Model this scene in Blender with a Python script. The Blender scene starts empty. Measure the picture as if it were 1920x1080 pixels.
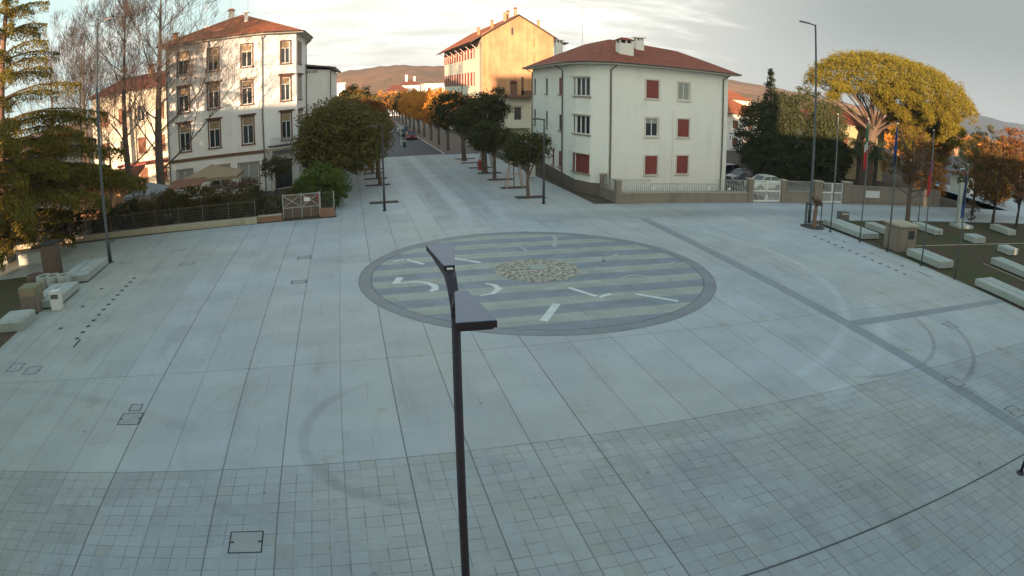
import bpy, math, random
import numpy as np
from mathutils import Matrix, Vector
R = math.radians
SC = bpy.context.scene
COL = SC.collection
# ---------------------------------------------------------------- camera (wide webcam lens, mounted 9 m up)
cam = bpy.data.objects.new('camera', bpy.data.cameras.new('camera'))
COL.objects.link(cam); SC.camera = cam
cam.matrix_world = (Matrix.Translation((0, 0, 9)) @ Matrix.Rotation(-0.2320185, 4, 'Z')
                    @ Matrix.Rotation(math.pi/2 - 0.3275229, 4, 'X') @ Matrix.Rotation(-0.0018725, 4, 'Z'))
cd = cam.data
cd.type = 'PANO'; cd.panorama_type = 'FISHEYE_LENS_POLYNOMIAL'; cd.fisheye_fov = math.pi
cd.sensor_width = 36; cd.sensor_height = 20.25
cd.fisheye_polynomial_k0 = 0; cd.fisheye_polynomial_k1 = -0.0425166; cd.fisheye_polynomial_k2 = 0
cd.fisheye_polynomial_k3 = -7.817386e-6; cd.fisheye_polynomial_k4 = 0
cd.shift_x = 0.00947; cd.shift_y = 0.02873
cd.clip_start = 0.05; cd.clip_end = 20000
SC.render.engine = 'CYCLES'
SC.cycles.max_bounces = 6; SC.cycles.diffuse_bounces = 3; SC.cycles.glossy_bounces = 2
SC.cycles.transparent_max_bounces = 8; SC.cycles.volume_bounces = 0
SC.view_settings.view_transform = 'Standard'; SC.view_settings.look = 'None'
SC.view_settings.exposure = 1.31; SC.view_settings.gamma = 1
# ---------------------------------------------------------------- light
SUN_EL = R(6.0)
DX, DY = math.sin(R(26)), math.cos(R(26))          # the way the light travels over the ground
sl = bpy.data.lights.new('sun', 'SUN'); sl.energy = 5.0; sl.angle = R(0.6); sl.color = (1.0, 0.66, 0.43)
so = bpy.data.objects.new('sun', sl); COL.objects.link(so)
so.rotation_euler = Vector((DX*math.cos(SUN_EL), DY*math.cos(SUN_EL), -math.sin(SUN_EL))).to_track_quat('-Z', 'Y').to_euler()
W = bpy.data.worlds.new('World'); SC.world = W; W.use_nodes = True


class NG:
    """small helper to write node maths"""
    def __init__(s, nt): s.nt = nt; s.n = nt.nodes; s.l = nt.links
    def new(s, t, **k):
        n = s.n.new(t)
        for a, b in k.items(): setattr(n, a, b)
        return n
    def put(s, sock, v):
        if isinstance(v, (int, float)): sock.default_value = v
        elif isinstance(v, (tuple, list)):
            v = tuple(v)
            if len(sock.default_value) == 4 and len(v) == 3: v = v + (1,)
            sock.default_value = v
        else: s.l.new(v, sock)
    def m(s, op, a, b=0.0, c=0.0, clamp=False):
        n = s.new('ShaderNodeMath', operation=op, use_clamp=clamp)
        s.put(n.inputs[0], a); s.put(n.inputs[1], b); s.put(n.inputs[2], c); return n.outputs[0]
    def add(s, a, b): return s.m('ADD', a, b)
    def sub(s, a, b): return s.m('SUBTRACT', a, b)
    def mul(s, a, b): return s.m('MULTIPLY', a, b)
    def mix(s, f, a, b, mode='MIX'):
        n = s.new('ShaderNodeMix', data_type='RGBA', blend_type=mode)
        s.put(n.inputs[0], f); s.put(n.inputs[6], a); s.put(n.inputs[7], b); return n.outputs[2]
    def ramp(s, f, *st, interp='LINEAR'):
        n = s.new('ShaderNodeValToRGB'); s.put(n.inputs[0], f); e = n.color_ramp; e.interpolation = interp
        while len(e.elements) < len(st): e.elements.new(0.5)
        for q, (p, c) in zip(e.elements, st):
            q.position = p; q.color = (c if isinstance(c, tuple) else (c, c, c)) + (1,)
        return n.outputs[0]
    def step(s, v, lo, hi):      # smooth 0..1
        n = s.new('ShaderNodeMapRange', interpolation_type='SMOOTHSTEP')
        s.put(n.inputs[0], v); s.put(n.inputs[1], lo); s.put(n.inputs[2], hi); return n.outputs[0]
    def noise(s, vec, scale, detail=3, rough=0.5, dist=0.0, out=0):
        n = s.new('ShaderNodeTexNoise'); n.inputs['Scale'].default_value = scale
        n.inputs['Detail'].default_value = detail; n.inputs['Roughness'].default_value = rough
        n.inputs['Distortion'].default_value = dist
        if vec is not None: s.l.new(vec, n.inputs['Vector'])
        return n.outputs[out]
    def xyz(s, v):
        n = s.new('ShaderNodeSeparateXYZ'); s.l.new(v, n.inputs[0]); return n.outputs
    def comb(s, x, y, z=0.0):
        n = s.new('ShaderNodeCombineXYZ'); s.put(n.inputs[0], x); s.put(n.inputs[1], y); s.put(n.inputs[2], z); return n.outputs[0]
    def scale(s, v, t):
        n = s.new('ShaderNodeVectorMath', operation='MULTIPLY'); s.l.new(v, n.inputs[0]); n.inputs[1].default_value = t; return n.outputs[0]
    def white(s, v):
        n = s.new('ShaderNodeTexWhiteNoise', noise_dimensions='3D'); s.l.new(v, n.inputs[0]); return n.outputs[0]


# sky: Nishita air with layered cloud that thins into pale blue towards the left
g = NG(W.node_tree); g.n.clear()
sky = g.new('ShaderNodeTexSky', sky_type='NISHITA', sun_disc=False, sun_elevation=SUN_EL,
            sun_rotation=math.atan2(-DX, -DY), air_density=1.0, dust_density=1.5, ozone_density=1.0)
tc = g.new('ShaderNodeTexCoord').outputs['Generated']
x, y, z = g.xyz(tc)
zz = g.m('MAXIMUM', z, 0.02)
px = g.m('DIVIDE', x, g.add(zz, 0.10)); py = g.m('DIVIDE', y, g.add(zz, 0.10))
cv = g.comb(g.mul(px, 0.75), g.mul(py, 1.3), 0.0)
n1 = g.noise(cv, 0.55, 7, 0.60, 0.6)
n2 = g.noise(cv, 1.7, 6, 0.62, 0.4)
left = g.step(x, -0.30, 0.25)                         # blue gap left of the plaza
cover = g.step(g.add(g.add(n1, g.mul(left, 0.45)), g.mul(g.step(z, 0.45, 0.05), 0.10)), 0.52, 0.80)
thick = g.step(g.add(g.mul(n1, 0.45), g.add(g.mul(n2, 0.75), g.add(g.mul(g.step(x, 0.25, 0.85), 0.34), g.mul(g.step(z, 0.30, 0.06), 0.10)))), 0.52, 0.86)
cloudc = g.mix(thick, g.mix(g.step(x, 0.35, 0.85), (6.6, 6.4, 5.7), (2.35, 2.6, 2.55)), g.mix(g.step(x, 0.30, 0.75), (4.0, 3.9, 3.4), (1.5, 1.68, 1.62)))
low = g.step(z, 0.16, 0.0)
cloudc = g.mix(g.mul(low, 0.35), cloudc, (3.9, 3.7, 3.2))
skyb = g.mix(1.0, sky.outputs[0], (1.0, 1.0, 1.0), 'MULTIPLY')
air = g.mix(0.97, skyb, (3.2, 4.2, 4.0))
col = g.mix(cover, air, cloudc)
back = g.step(y, 0.15, -0.5)                          # brighter, paler sky towards the low sun
col = g.mix(g.mul(back, 0.65), col, (7.2, 7.0, 6.0))
high = g.step(z, 0.36, 0.85)                          # clear blue overhead
col = g.mix(g.mul(high, 0.92), col, (1.28, 2.22, 2.98))
bg = g.new('ShaderNodeBackground'); g.put(bg.inputs[0], col); bg.inputs[1].default_value = 0.10
g.l.new(bg.outputs[0], g.new('ShaderNodeOutputWorld').inputs[0])


# ---------------------------------------------------------------- materials
def mat(name, base=(0.5, 0.5, 0.5), rough=0.85, metal=0.0, fn=None, spec=0.3):
    m = bpy.data.materials.new(name); m.use_nodes = True
    g = NG(m.node_tree); b = g.n['Principled BSDF']
    b.inputs['Roughness'].default_value = rough; b.inputs['Metallic'].default_value = metal
    b.inputs['Specular IOR Level'].default_value = spec
    b.inputs['Base Color'].default_value = tuple(base) + (1,)
    if fn: fn(g, b)
    return m

def pos(g):
    return g.new('ShaderNodeNewGeometry').outputs['Position']

def mottled(base, amp=0.25, scale=1.5, scale2=12, stretch=None):
    def f(g, b):
        p = pos(g)
        if stretch: p = g.scale(p, stretch)
        a = g.noise(p, scale, 4, 0.6); c = g.noise(p, scale2, 3, 0.6)
        v = g.add(g.mul(g.sub(a, 0.5), amp*2), g.add(g.mul(g.sub(c, 0.5), amp), 1.0))
        g.put(b.inputs['Base Color'], g.mix(1.0, base, g.comb(v, v, v), 'MULTIPLY'))
    return f

def plain(name, base, rough=0.8, metal=0.0, amp=0.12, scale=2.0, spec=0.3):
    return mat(name, base, rough, metal, mottled(base, amp, scale), spec)

def plaster(name, base, dirt=(0.30, 0.28, 0.22), amount=0.5):
    def f(g, b):
        p = pos(g)
        a = g.noise(p, 0.35, 5, 0.65); st = g.noise(g.scale(p, (1.6, 1.6, 0.12)), 1.6, 4, 0.6); fine = g.noise(p, 9, 3, 0.6)
        d = g.mul(g.step(g.add(g.mul(a, 0.6), g.mul(st, 0.5)), 0.50-0.10*(amount > 0.8), 0.85-0.15*(amount > 0.8)), amount)
        c = g.mix(d, base, dirt)
        v = g.add(g.mul(g.sub(fine, 0.5), 0.10), 1.0)
        g.put(b.inputs['Base Color'], g.mix(1.0, c, g.comb(v, v, v), 'MULTIPLY'))
    return mat(name, base, 0.9, 0, f, 0.1)

def leafmat(name, c1, c2, c3, trans=0.25):
    m = bpy.data.materials.new(name); m.use_nodes = True
    g = NG(m.node_tree); g.n.clear()
    p = g.new('ShaderNodeNewGeometry'); r = p.outputs['Random Per Island']
    big = g.noise(p.outputs['Position'], 0.8, 3, 0.6)
    c = g.mix(g.step(big, 0.35, 0.65), c1, c2)
    c = g.mix(g.mul(g.m('POWER', r, 2.0), 0.8), c, c3)
    d = g.new('ShaderNodeBsdfDiffuse'); g.put(d.inputs[0], c)
    t = g.new('ShaderNodeBsdfTranslucent'); g.put(t.inputs[0], c)
    mx = g.new('ShaderNodeMixShader'); mx.inputs[0].default_value = trans
    g.l.new(d.outputs[0], mx.inputs[1]); g.l.new(t.outputs[0], mx.inputs[2])
    g.l.new(mx.outputs[0], g.new('ShaderNodeOutputMaterial').inputs[0])
    return m

def tilemat(name, c1, c2, pitch=0.24):
    def f(g, b):
        uv = g.new('ShaderNodeUVMap').outputs[0]
        x, y, _ = g.xyz(uv); p = pos(g)
        rx = g.m('FRACT', g.m('DIVIDE', x, pitch)); ry = g.m('FRACT', g.m('DIVIDE', y, 0.36))
        hump = g.m('ABSOLUTE', g.sub(rx, 0.5))
        cell = g.white(g.comb(g.m('FLOOR', g.m('DIVIDE', x, pitch)), g.m('FLOOR', g.m('DIVIDE', y, 0.36)), 0.0))
        c = g.mix(cell, c1, c2)
        c = g.mix(g.mul(g.step(g.noise(p, 0.7, 4, 0.65), 0.45, 0.75), 0.5), c, (0.12, 0.075, 0.05))
        c = g.mix(g.mul(g.step(hump, 0.34, 0.5), 0.45), c, (0.06, 0.03, 0.02))
        g.put(b.inputs['Base Color'], c)
        bm = g.new('ShaderNodeBump'); bm.inputs['Strength'].default_value = 0.9; bm.inputs['Distance'].default_value = 0.08
        g.put(bm.inputs['Height'], g.add(g.sub(1.0, g.mul(hump, 2.0)), g.mul(ry, 0.3)))
        g.l.new(bm.outputs[0], b.inputs['Normal'])
    return mat(name, c1, 0.85, 0, f, 0.15)

M = {}
M['white'] = plaster('white plaster', (0.80, 0.79, 0.74), (0.46, 0.44, 0.37), 0.42)
M['white2'] = plaster('pale plaster', (0.78, 0.77, 0.68), (0.48, 0.45, 0.37), 0.38)
M['peach'] = plaster('old ochre plaster', (0.50, 0.31, 0.16), (0.42, 0.19, 0.10), 0.85)
M['cream'] = plaster('cream plaster', (0.70, 0.66, 0.52), (0.5, 0.43, 0.3), 0.4)
M['grey_plaster'] = plaster('grey plaster', (0.40, 0.39, 0.34), (0.26, 0.24, 0.2), 0.5)
M['plinth'] = plaster('brown plinth plaster', (0.17, 0.135, 0.105), (0.09, 0.075, 0.06), 0.6)
M['stone_trim'] = plain('stone trim', (0.30, 0.25, 0.18))
M['light_trim'] = plain('light trim', (0.62, 0.58, 0.48))
M['frame'] = plain('painted window frame', (0.70, 0.68, 0.62), 0.5)
M['brown_frame'] = plain('brown window surround', (0.16, 0.085, 0.05), 0.7)
M['blind'] = plain('rolled blind', (0.30, 0.22, 0.13), 0.8)
M['grey_blind'] = plain('grey blind', (0.30, 0.31, 0.27), 0.8)
M['red_shutter'] = plain('red slatted shutter', (0.24, 0.060, 0.050), 0.7, amp=0.3)
M['brown_shutter'] = plain('brown shutter', (0.20, 0.09, 0.05), 0.7, amp=0.3)
M['glass'] = mat('window glass', (0.035, 0.04, 0.045), 0.08, 0, None, 0.6)
M['dark_glass'] = mat('car glass', (0.02, 0.025, 0.03), 0.06, 0, None, 0.6)
M['roof'] = tilemat('clay roof tiles', (0.46, 0.15, 0.06), (0.30, 0.085, 0.035))
M['roof2'] = tilemat('weathered roof tiles', (0.40, 0.115, 0.06), (0.24, 0.07, 0.04))
M['copper'] = plain('brown metal gutter', (0.10, 0.075, 0.06), 0.5, 0.5)
M['pipe'] = plain('grey drainpipe', (0.16, 0.15, 0.13), 0.5, 0.4)
M['pole'] = mat('dark grey paint', (0.05, 0.038, 0.048), 0.5, 0.0, mottled((0.05, 0.038, 0.048), 0.15, 4), 0.3)
M['pole2'] = mat('grey green paint', (0.07, 0.078, 0.075), 0.5, 0.3, None, 0.4)
M['lamp_top'] = mat('blue grey lamp housing', (0.09, 0.14, 0.21), 0.45, 0.0, mottled((0.09, 0.14, 0.21), 0.15, 5), 0.3)
M['lens'] = mat('lamp lens', (0.6, 0.6, 0.58), 0.2, 0, None, 0.5)
M['steel'] = mat('galvanised steel', (0.45, 0.45, 0.42), 0.45, 0.7, mottled((0.45, 0.45, 0.42), 0.15, 3), 0.5)
M['concrete'] = plaster('bench concrete', (0.36, 0.39, 0.35), (0.19, 0.20, 0.16), 0.75)
M['kerb'] = plaster('kerb wall stone', (0.40, 0.36, 0.26), (0.20, 0.16, 0.10), 0.7)
M['brick'] = plaster('old brick', (0.26, 0.15, 0.10), (0.36, 0.28, 0.22), 0.5)
M['wallstone'] = plaster('garden wall stone', (0.25, 0.21, 0.165), (0.12, 0.095, 0.075), 0.8)
M['soil'] = plain('soil', (0.075, 0.055, 0.04), 0.95, amp=0.5, scale=3)
M['bark'] = plain('brown bark', (0.13, 0.095, 0.07), 0.95, amp=0.35, scale=5)
M['bark_grey'] = plain('grey brown bark', (0.105, 0.08, 0.062), 0.95, amp=0.35, scale=5)
M['bark_red'] = plain('reddish bark', (0.20, 0.12, 0.08), 0.95, amp=0.35, scale=5)
M['bark_dark'] = plain('dark bark', (0.055, 0.045, 0.035), 0.95, amp=0.3, scale=5)
M['wood'] = plain('pale stake wood', (0.36, 0.27, 0.19), 0.8)
M['black'] = plain('black rubber', (0.02, 0.02, 0.02), 0.8)
M['white_paint'] = mat('worn white inlay', (0.62, 0.64, 0.60), 0.7, 0, mottled((0.60, 0.62, 0.58), 0.30, 2, 14), 0.2)
M['faint_paint'] = mat('faded white inlay', (0.36, 0.39, 0.37), 0.7, 0, mottled((0.36, 0.39, 0.37), 0.3, 2, 14), 0.2)
M['iron'] = plain('dark iron', (0.05, 0.05, 0.048), 0.7, 0.2)
M['rust_stain'] = plain('rust stained render', (0.42, 0.20, 0.10), 0.9, amp=0.4)
M['canvas'] = plain('beige canvas', (0.29, 0.225, 0.14), 0.9)
M['grey_canvas'] = plain('grey canvas', (0.24, 0.255, 0.25), 0.8)
M['red'] = plain('red paint', (0.34, 0.05, 0.04), 0.5)
M['board'] = plain('white board', (0.62, 0.62, 0.58), 0.6)
M['green_board'] = plain('olive grey board', (0.20, 0.20, 0.12), 0.6)
M['leaf_dark'] = leafmat('dark evergreen leaves', (0.060, 0.068, 0.028), (0.082, 0.082, 0.034), (0.11, 0.098, 0.042))
M['leaf_olive'] = leafmat('olive leaves', (0.125, 0.118, 0.040), (0.150, 0.128, 0.042), (0.15, 0.11, 0.04))
M['leaf_green'] = leafmat('fresh green leaves', (0.085, 0.125, 0.028), (0.12, 0.155, 0.038), (0.15, 0.18, 0.055))
M['leaf_orange'] = leafmat('orange autumn leaves', (0.56, 0.25, 0.04), (0.44, 0.17, 0.03), (0.62, 0.34, 0.07))
M['leaf_autumn'] = leafmat('dull brown autumn leaves', (0.13, 0.07, 0.03), (0.09, 0.065, 0.025), (0.24, 0.12, 0.035))
M['leaf_rust'] = leafmat('rusty leaves', (0.24, 0.095, 0.035), (0.17, 0.075, 0.03), (0.30, 0.13, 0.045))
M['pine_leaf'] = leafmat('umbrella pine needles', (0.185, 0.155, 0.020), (0.125, 0.115, 0.018), (0.25, 0.19, 0.03), 0.12)
M['conifer_leaf'] = leafmat('dark conifer needles', (0.046, 0.060, 0.028), (0.062, 0.074, 0.032), (0.080, 0.078, 0.036), 0.1)
M['cedar_leaf'] = leafmat('cedar needles', (0.085, 0.090, 0.025), (0.135, 0.118, 0.025), (0.23, 0.16, 0.03), 0.10)
M['hedge_leaf'] = leafmat('hedge leaves', (0.060, 0.060, 0.024), (0.095, 0.070, 0.028), (0.14, 0.10, 0.03), 0.15)
M['dry_leaf'] = leafmat('dry brown leaves', (0.16, 0.10, 0.06), (0.11, 0.075, 0.05), (0.22, 0.14, 0.08))


# ---------------------------------------------------------------- mesh helpers
def into_frame(me, parent):
    # mesh data are written in world coordinates: bring them into the frame of the thing they belong to
    r = parent
    while r.parent: r = r.parent
    a = r.get('_at')
    if a is not None: me.transform(Matrix.Translation((-a[0], -a[1], -a[2])))

class MB:
    def __init__(s): s.v = []; s.f = []; s.mi = []; s.uv = {}; s.mats = []
    def mat(s, m):
        if m not in s.mats: s.mats.append(m)
        return s.mats.index(m)
    def poly(s, pts, m=None, uv=None):
        i = len(s.v); s.v += [tuple(p) for p in pts]; s.f.append(tuple(range(i, i+len(pts))))
        s.mi.append(s.mat(m) if m else 0)
        if uv: s.uv[len(s.f)-1] = uv
        return s
    def hexa(s, a, b, m=None):        # a, b: lower and upper quads (4 points each, same order, anticlockwise from above)
        i = len(s.v); s.v += [tuple(p) for p in a] + [tuple(p) for p in b]
        for q in ((3, 2, 1, 0), (4, 5, 6, 7), (0, 1, 5, 4), (1, 2, 6, 5), (2, 3, 7, 6), (3, 0, 4, 7)):
            s.f.append(tuple(i+k for k in q)); s.mi.append(s.mat(m) if m else 0)
        return s
    def box(s, x0, x1, y0, y1, z0, z1, m=None, F=None):
        a = [(x0, y0, z0), (x1, y0, z0), (x1, y1, z0), (x0, y1, z0)]
        b = [(p[0], p[1], z1) for p in a]
        if F: a = [F(*p) for p in a]; b = [F(*p) for p in b]
        return s.hexa(a, b, m)
    def prism(s, pts, z0, z1, m=None, cap=True):
        n = len(pts); i = len(s.v)
        s.v += [(p[0], p[1], z0) for p in pts] + [(p[0], p[1], z1) for p in pts]
        k = s.mat(m) if m else 0
        for j in range(n):
            s.f.append((i+j, i+(j+1) % n, i+n+(j+1) % n, i+n+j)); s.mi.append(k)
        if cap:
            s.f.append(tuple(i+n+j for j in range(n))); s.mi.append(k)
            s.f.append(tuple(i+j for j in reversed(range(n)))); s.mi.append(k)
        return s
    def tube(s, pts, rads, n=8, m=None, cap=True):
        pts = [Vector(p) for p in pts]; k = s.mat(m) if m else 0; rings = []
        for j, p in enumerate(pts):
            d = (pts[min(j+1, len(pts)-1)] - pts[max(j-1, 0)]).normalized()
            a = d.orthogonal().normalized() if j == 0 else (a - d*a.dot(d)).normalized()
            b = d.cross(a); i = len(s.v); r = rads[j] if isinstance(rads, (list, tuple)) else rads
            for q in range(n):
                t = 2*math.pi*q/n; s.v.append(tuple(p + a*math.cos(t)*r + b*math.sin(t)*r))
            rings.append(i)
        for i0, i1 in zip(rings, rings[1:]):
            for q in range(n):
                s.f.append((i0+q, i0+(q+1) % n, i1+(q+1) % n, i1+q)); s.mi.append(k)
        if cap:
            s.f.append(tuple(rings[0]+q for q in reversed(range(n)))); s.mi.append(k)
            s.f.append(tuple(rings[-1]+q for q in range(n))); s.mi.append(k)
        return s
    def lathe(s, c, prof, n=24, m=None):
        k = s.mat(m) if m else 0; rings = []
        for r, z in prof:
            rings.append(len(s.v))
            for q in range(n):
                t = 2*math.pi*q/n; s.v.append((c[0]+r*math.cos(t), c[1]+r*math.sin(t), c[2]+z))
        for i0, i1 in zip(rings, rings[1:]):
            for q in range(n):
                s.f.append((i0+q, i0+(q+1) % n, i1+(q+1) % n, i1+q)); s.mi.append(k)
        s.f.append(tuple(rings[-1]+q for q in range(n))); s.mi.append(k)
        s.f.append(tuple(rings[0]+q for q in reversed(range(n)))); s.mi.append(k)
        return s
    def build(s, name, m=None, parent=None, smooth=False):
        me = bpy.data.meshes.new(name); me.from_pydata(s.v, [], s.f); 
        ms = s.mats if s.mats else [m or 'white']
        for q in ms: me.materials.append(M[q])
        if len(ms) > 1: me.polygons.foreach_set('material_index', s.mi)
        if s.uv:
            l = me.uv_layers.new(name='UVMap')
            for fi, uv in s.uv.items():
                pl = me.polygons[fi]
                for k, li in enumerate(pl.loop_indices): l.data[li].uv = uv[k]
        if smooth: me.polygons.foreach_set('use_smooth', [True]*len(me.polygons))
        me.update()
        o = bpy.data.objects.new(name, me); COL.objects.link(o)
        if parent:
            o.parent = parent; into_frame(me, parent)
        return o

def tag(o, label=None, cat=None, group=None, kind=None):
    if label: o['label'] = label
    if cat: o['category'] = cat
    if group: o['group'] = group
    if kind: o['kind'] = kind
    return o

def thing(name, label, cat, at=(0, 0, 0), group=None):
    o = bpy.data.objects.new(name, None); COL.objects.link(o); o.location = at; o.empty_display_size = 0.3
    o['_at'] = list(at)
    return tag(o, label, cat, group)

def copy_tree(o, parent=None):
    c = o.copy(); COL.objects.link(c); c.parent = parent
    for ch in list(o.children): copy_tree(ch, c)
    return c

def quads(name, P, m, parent=None, mats=None):
    """P: (n,4,3) array of quad corners"""
    n = len(P); me = bpy.data.meshes.new(name)
    me.vertices.add(n*4); me.vertices.foreach_set('co', np.ascontiguousarray(P, dtype=np.float32).ravel())
    me.loops.add(n*4); me.loops.foreach_set('vertex_index', np.arange(n*4, dtype=np.int32))
    me.polygons.add(n); me.polygons.foreach_set('loop_start', np.arange(0, n*4, 4, dtype=np.int32))
    me.update(calc_edges=True); me.validate()
    me.materials.append(M[m])
    o = bpy.data.objects.new(name, me); COL.objects.link(o)
    if parent:
        o.parent = parent; into_frame(me, parent)
    return o

def leaves(C, size, rng, up=0.0, asp=0.6):
    """random leaf quads centred on C (n,3)"""
    n = len(C); nr = rng.normal(size=(n, 3)); nr[:, 2] = nr[:, 2]*(1-up) + up*1.5
    nr /= np.linalg.norm(nr, axis=1)[:, None] + 1e-9
    a = np.cross(nr, rng.normal(size=(n, 3))); a /= np.linalg.norm(a, axis=1)[:, None] + 1e-9
    b = np.cross(nr, a); s = size*(0.6+0.8*rng.random(n))[:, None]
    a = a*s*0.5; b = b*s*0.5*asp
    return np.stack([C-a, C-b*1.0, C+a, C+b*1.0], 1)

def clumps(blobs, n, rng, csize=0.7, fill=0.5):
    """points gathered in leaf clumps inside ellipsoids: blobs = (cx,cy,cz,rx,ry,rz)"""
    B = np.array(blobs, float); vol = B[:, 3]*B[:, 4]*B[:, 5]; vol = vol**(2/3); w = vol/vol.sum()
    nc = max(6, int(n/45)); idx = rng.choice(len(B), nc, p=w)
    d = rng.normal(size=(nc, 3)); d /= np.linalg.norm(d, axis=1)[:, None]
    r = (fill + (1-fill)*rng.random(nc)**0.5)[:, None]
    c = B[idx, :3] + d*r*B[idx, 3:]
    cs = csize*(0.5+rng.random(nc))
    k = rng.integers(0, nc, n)
    q = rng.normal(size=(n, 3)); q /= np.linalg.norm(q, axis=1)[:, None]
    q *= (rng.random(n)**0.4)[:, None]; q[:, 2] *= 0.7
    return c[k] + q*cs[k][:, None]

# ================================================================ GROUND
def rects(name, rs, z, m, kind='structure'):
    b = MB()
    for x0, x1, y0, y1 in rs: b.poly([(x0, y0, z), (x1, y0, z), (x1, y1, z), (x0, y1, z)])
    o = b.build(name, m); o['kind'] = kind; return o

U0, PT = -10.531, 1.6378           # first long joint and pitch of the paving bays
V1, CELL = 14.577, 0.40945
def paving(g, b):
    p = pos(g); x, y, _ = g.xyz(p)
    xs = g.m('DIVIDE', g.sub(x, U0), PT)
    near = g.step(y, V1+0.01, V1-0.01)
    wob = g.noise(p, 0.9, 3, 0.6); big = g.noise(p, 0.12, 4, 0.6); mid = g.noise(p, 0.55, 4, 0.6); fine = g.noise(p, 7.0, 3, 0.65)
    def line(t, half, unit):      # distance to the nearest integer of t, in metres
        d = g.mul(g.m('ABSOLUTE', g.sub(g.m('FRACT', g.add(t, 0.5)), 0.5)), unit)
        return g.step(d, half*1.35, half*0.65)
    jid = g.m('FLOOR', g.add(xs, 0.5)); jr = g.white(g.comb(jid, 3.0, 0.0))
    ja = g.mul(line(xs, 0.018, PT), g.add(0.30, g.mul(g.m('POWER', jr, 1.5), 0.65)))
    ys = g.m('DIVIDE', g.sub(y, V1), 6.571)
    jc = g.mul(line(ys, 0.015, 6.571), g.mul(g.step(y, 27.0, 20.0), g.add(0.25, g.mul(wob, 0.9))))
    drain = g.mul(g.step(g.m('ABSOLUTE', g.sub(y, 7.98)), 0.030, 0.012), g.add(0.45, g.mul(wob, 0.6)))
    # small setts below the first cross joint, faint slabs above
    cx = g.m('DIVIDE', g.sub(x, U0), CELL); cy = g.m('DIVIDE', g.sub(y, V1), CELL)
    sett = g.m('MAXIMUM', line(cx, 0.011, CELL), line(cy, 0.011, CELL))
    gap = g.step(g.noise(p, 1.3, 3, 0.6), 0.38, 0.58)
    js = g.mul(g.mul(sett, g.add(0.10, g.mul(gap, 0.50))), near)
    hx = g.m('DIVIDE', g.sub(x, U0), CELL*2); hy = g.m('DIVIDE', g.sub(y, V1), CELL*4)
    jh = g.mul(g.mul(g.m('MAXIMUM', line(hx, 0.012, CELL*2), g.mul(line(hy, 0.012, CELL*4), 0.8)), g.step(g.noise(p, 0.5, 2), 0.50, 0.62)), g.mul(g.sub(1.0, near), 0.30))
    joint = g.m('MAXIMUM', g.m('MAXIMUM', ja, jc), g.m('MAXIMUM', js, g.m('MAXIMUM', drain, jh)), clamp=True)
    # slab tones
    slab = g.white(g.comb(g.m('FLOOR', xs), g.m('FLOOR', g.m('DIVIDE', g.sub(y, V1), 1.64)), 1.0))
    cell = g.white(g.comb(g.m('FLOOR', cx), g.m('FLOOR', cy), 2.0))
    strip = g.white(g.comb(g.m('FLOOR', xs), 7.0, 4.0))
    tone = g.add(g.add(g.mul(g.sub(slab, 0.5), 0.09), g.mul(g.sub(strip, 0.5), 0.04)), g.mul(g.sub(g.mul(g.sub(cell, 0.5), 0.075), 0.13), near))  # near setts carry the lens's corner darkening painted into their colour
    tone = g.add(tone, g.add(g.mul(g.sub(big, 0.5), 0.42), g.add(g.mul(g.sub(mid, 0.5), 0.34), g.mul(g.sub(fine, 0.5), 0.20))))
    # traffic lanes worn dark along the street, and turning marks on the square
    lane = 0.0
    for c, w, k in ((6.9, 1.1, 0.24), (9.6, 1.2, 0.22), (11.6, 0.6, 0.08)):
        t = g.step(g.m('ABSOLUTE', g.sub(g.add(x, g.mul(g.step(y, 52.0, 36.0), g.mul(g.sub(52.0, y), 0.10))), c)), w, w*0.35)
        lane = g.add(lane, g.mul(g.mul(t, g.step(y, 40.0, 46.0)), k))
    cross = g.mul(g.mul(g.step(g.m('ABSOLUTE', g.sub(y, 43.2)), 2.2, 0.6), g.step(x, 9.0, 16.0)), g.mul(g.add(mid, 0.3), 0.24))
    lane = g.add(lane, cross)
    marks = [(18.5, 20.9, 6.15, 0.16, 0.26, 16.5, 30, 9, 19.3), (18.2, 21.1, 8.5, 0.17, 0.26, 20.9, 30, 11.5, 18.5),
             (1.9, 16.0, 3.7, 0.28, 0.16, -2.5, 1, 12, 19), (-0.5, 16.5, 4.9, 0.22, 0.06, -6.5, -2, 12, 21),
             (-4.0, 24.4, 4.0, 0.14, 0.06, -9, -6, 21, 27), (-16.0, 3.0, 17.5, 0.35, 0.08, -14.5, -5, 8, 22),
             (9.0, 30.4, 12.3, 0.3, 0.05, 12, 24, 16, 44), (9.0, 30.4, 15.2, 0.35, -0.12, 14, 27, 14, 44),
             (9.0, 30.4, 17.0, 0.5, -0.10, 3, 24, 12, 34), (9.0, 29.0, 19.6, 0.4, 0.05, 2, 24, 8, 30)]
    for cx_, cy_, rr, w, k, xa, xb, ya, yb in marks:
        d = g.m('SQRT', g.add(g.m('POWER', g.sub(x, cx_), 2.0), g.m('POWER', g.sub(y, cy_), 2.0)))
        t = g.step(g.m('ABSOLUTE', g.sub(d, rr)), w, w*0.3)
        win = g.mul(g.mul(g.step(x, xa-0.8, xa+0.8), g.step(x, xb+0.8, xb-0.8)), g.mul(g.step(y, ya-0.8, ya+0.8), g.step(y, yb+0.8, yb-0.8)))
        lane = g.add(lane, g.mul(g.mul(g.mul(t, win), g.add(0.5, mid)), k))
    tone = g.sub(tone, lane)
    spots = g.mul(g.step(g.noise(p, 3.1, 1, 0.5), 0.745, 0.79), 0.30)
    streak = g.mul(g.step(g.noise(g.scale(p, (1.0, 0.16, 1.0)), 1.1, 5, 0.65), 0.50, 0.72), 0.13)
    v = g.sub(g.add(1.03, tone), g.add(spots, streak))
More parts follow.
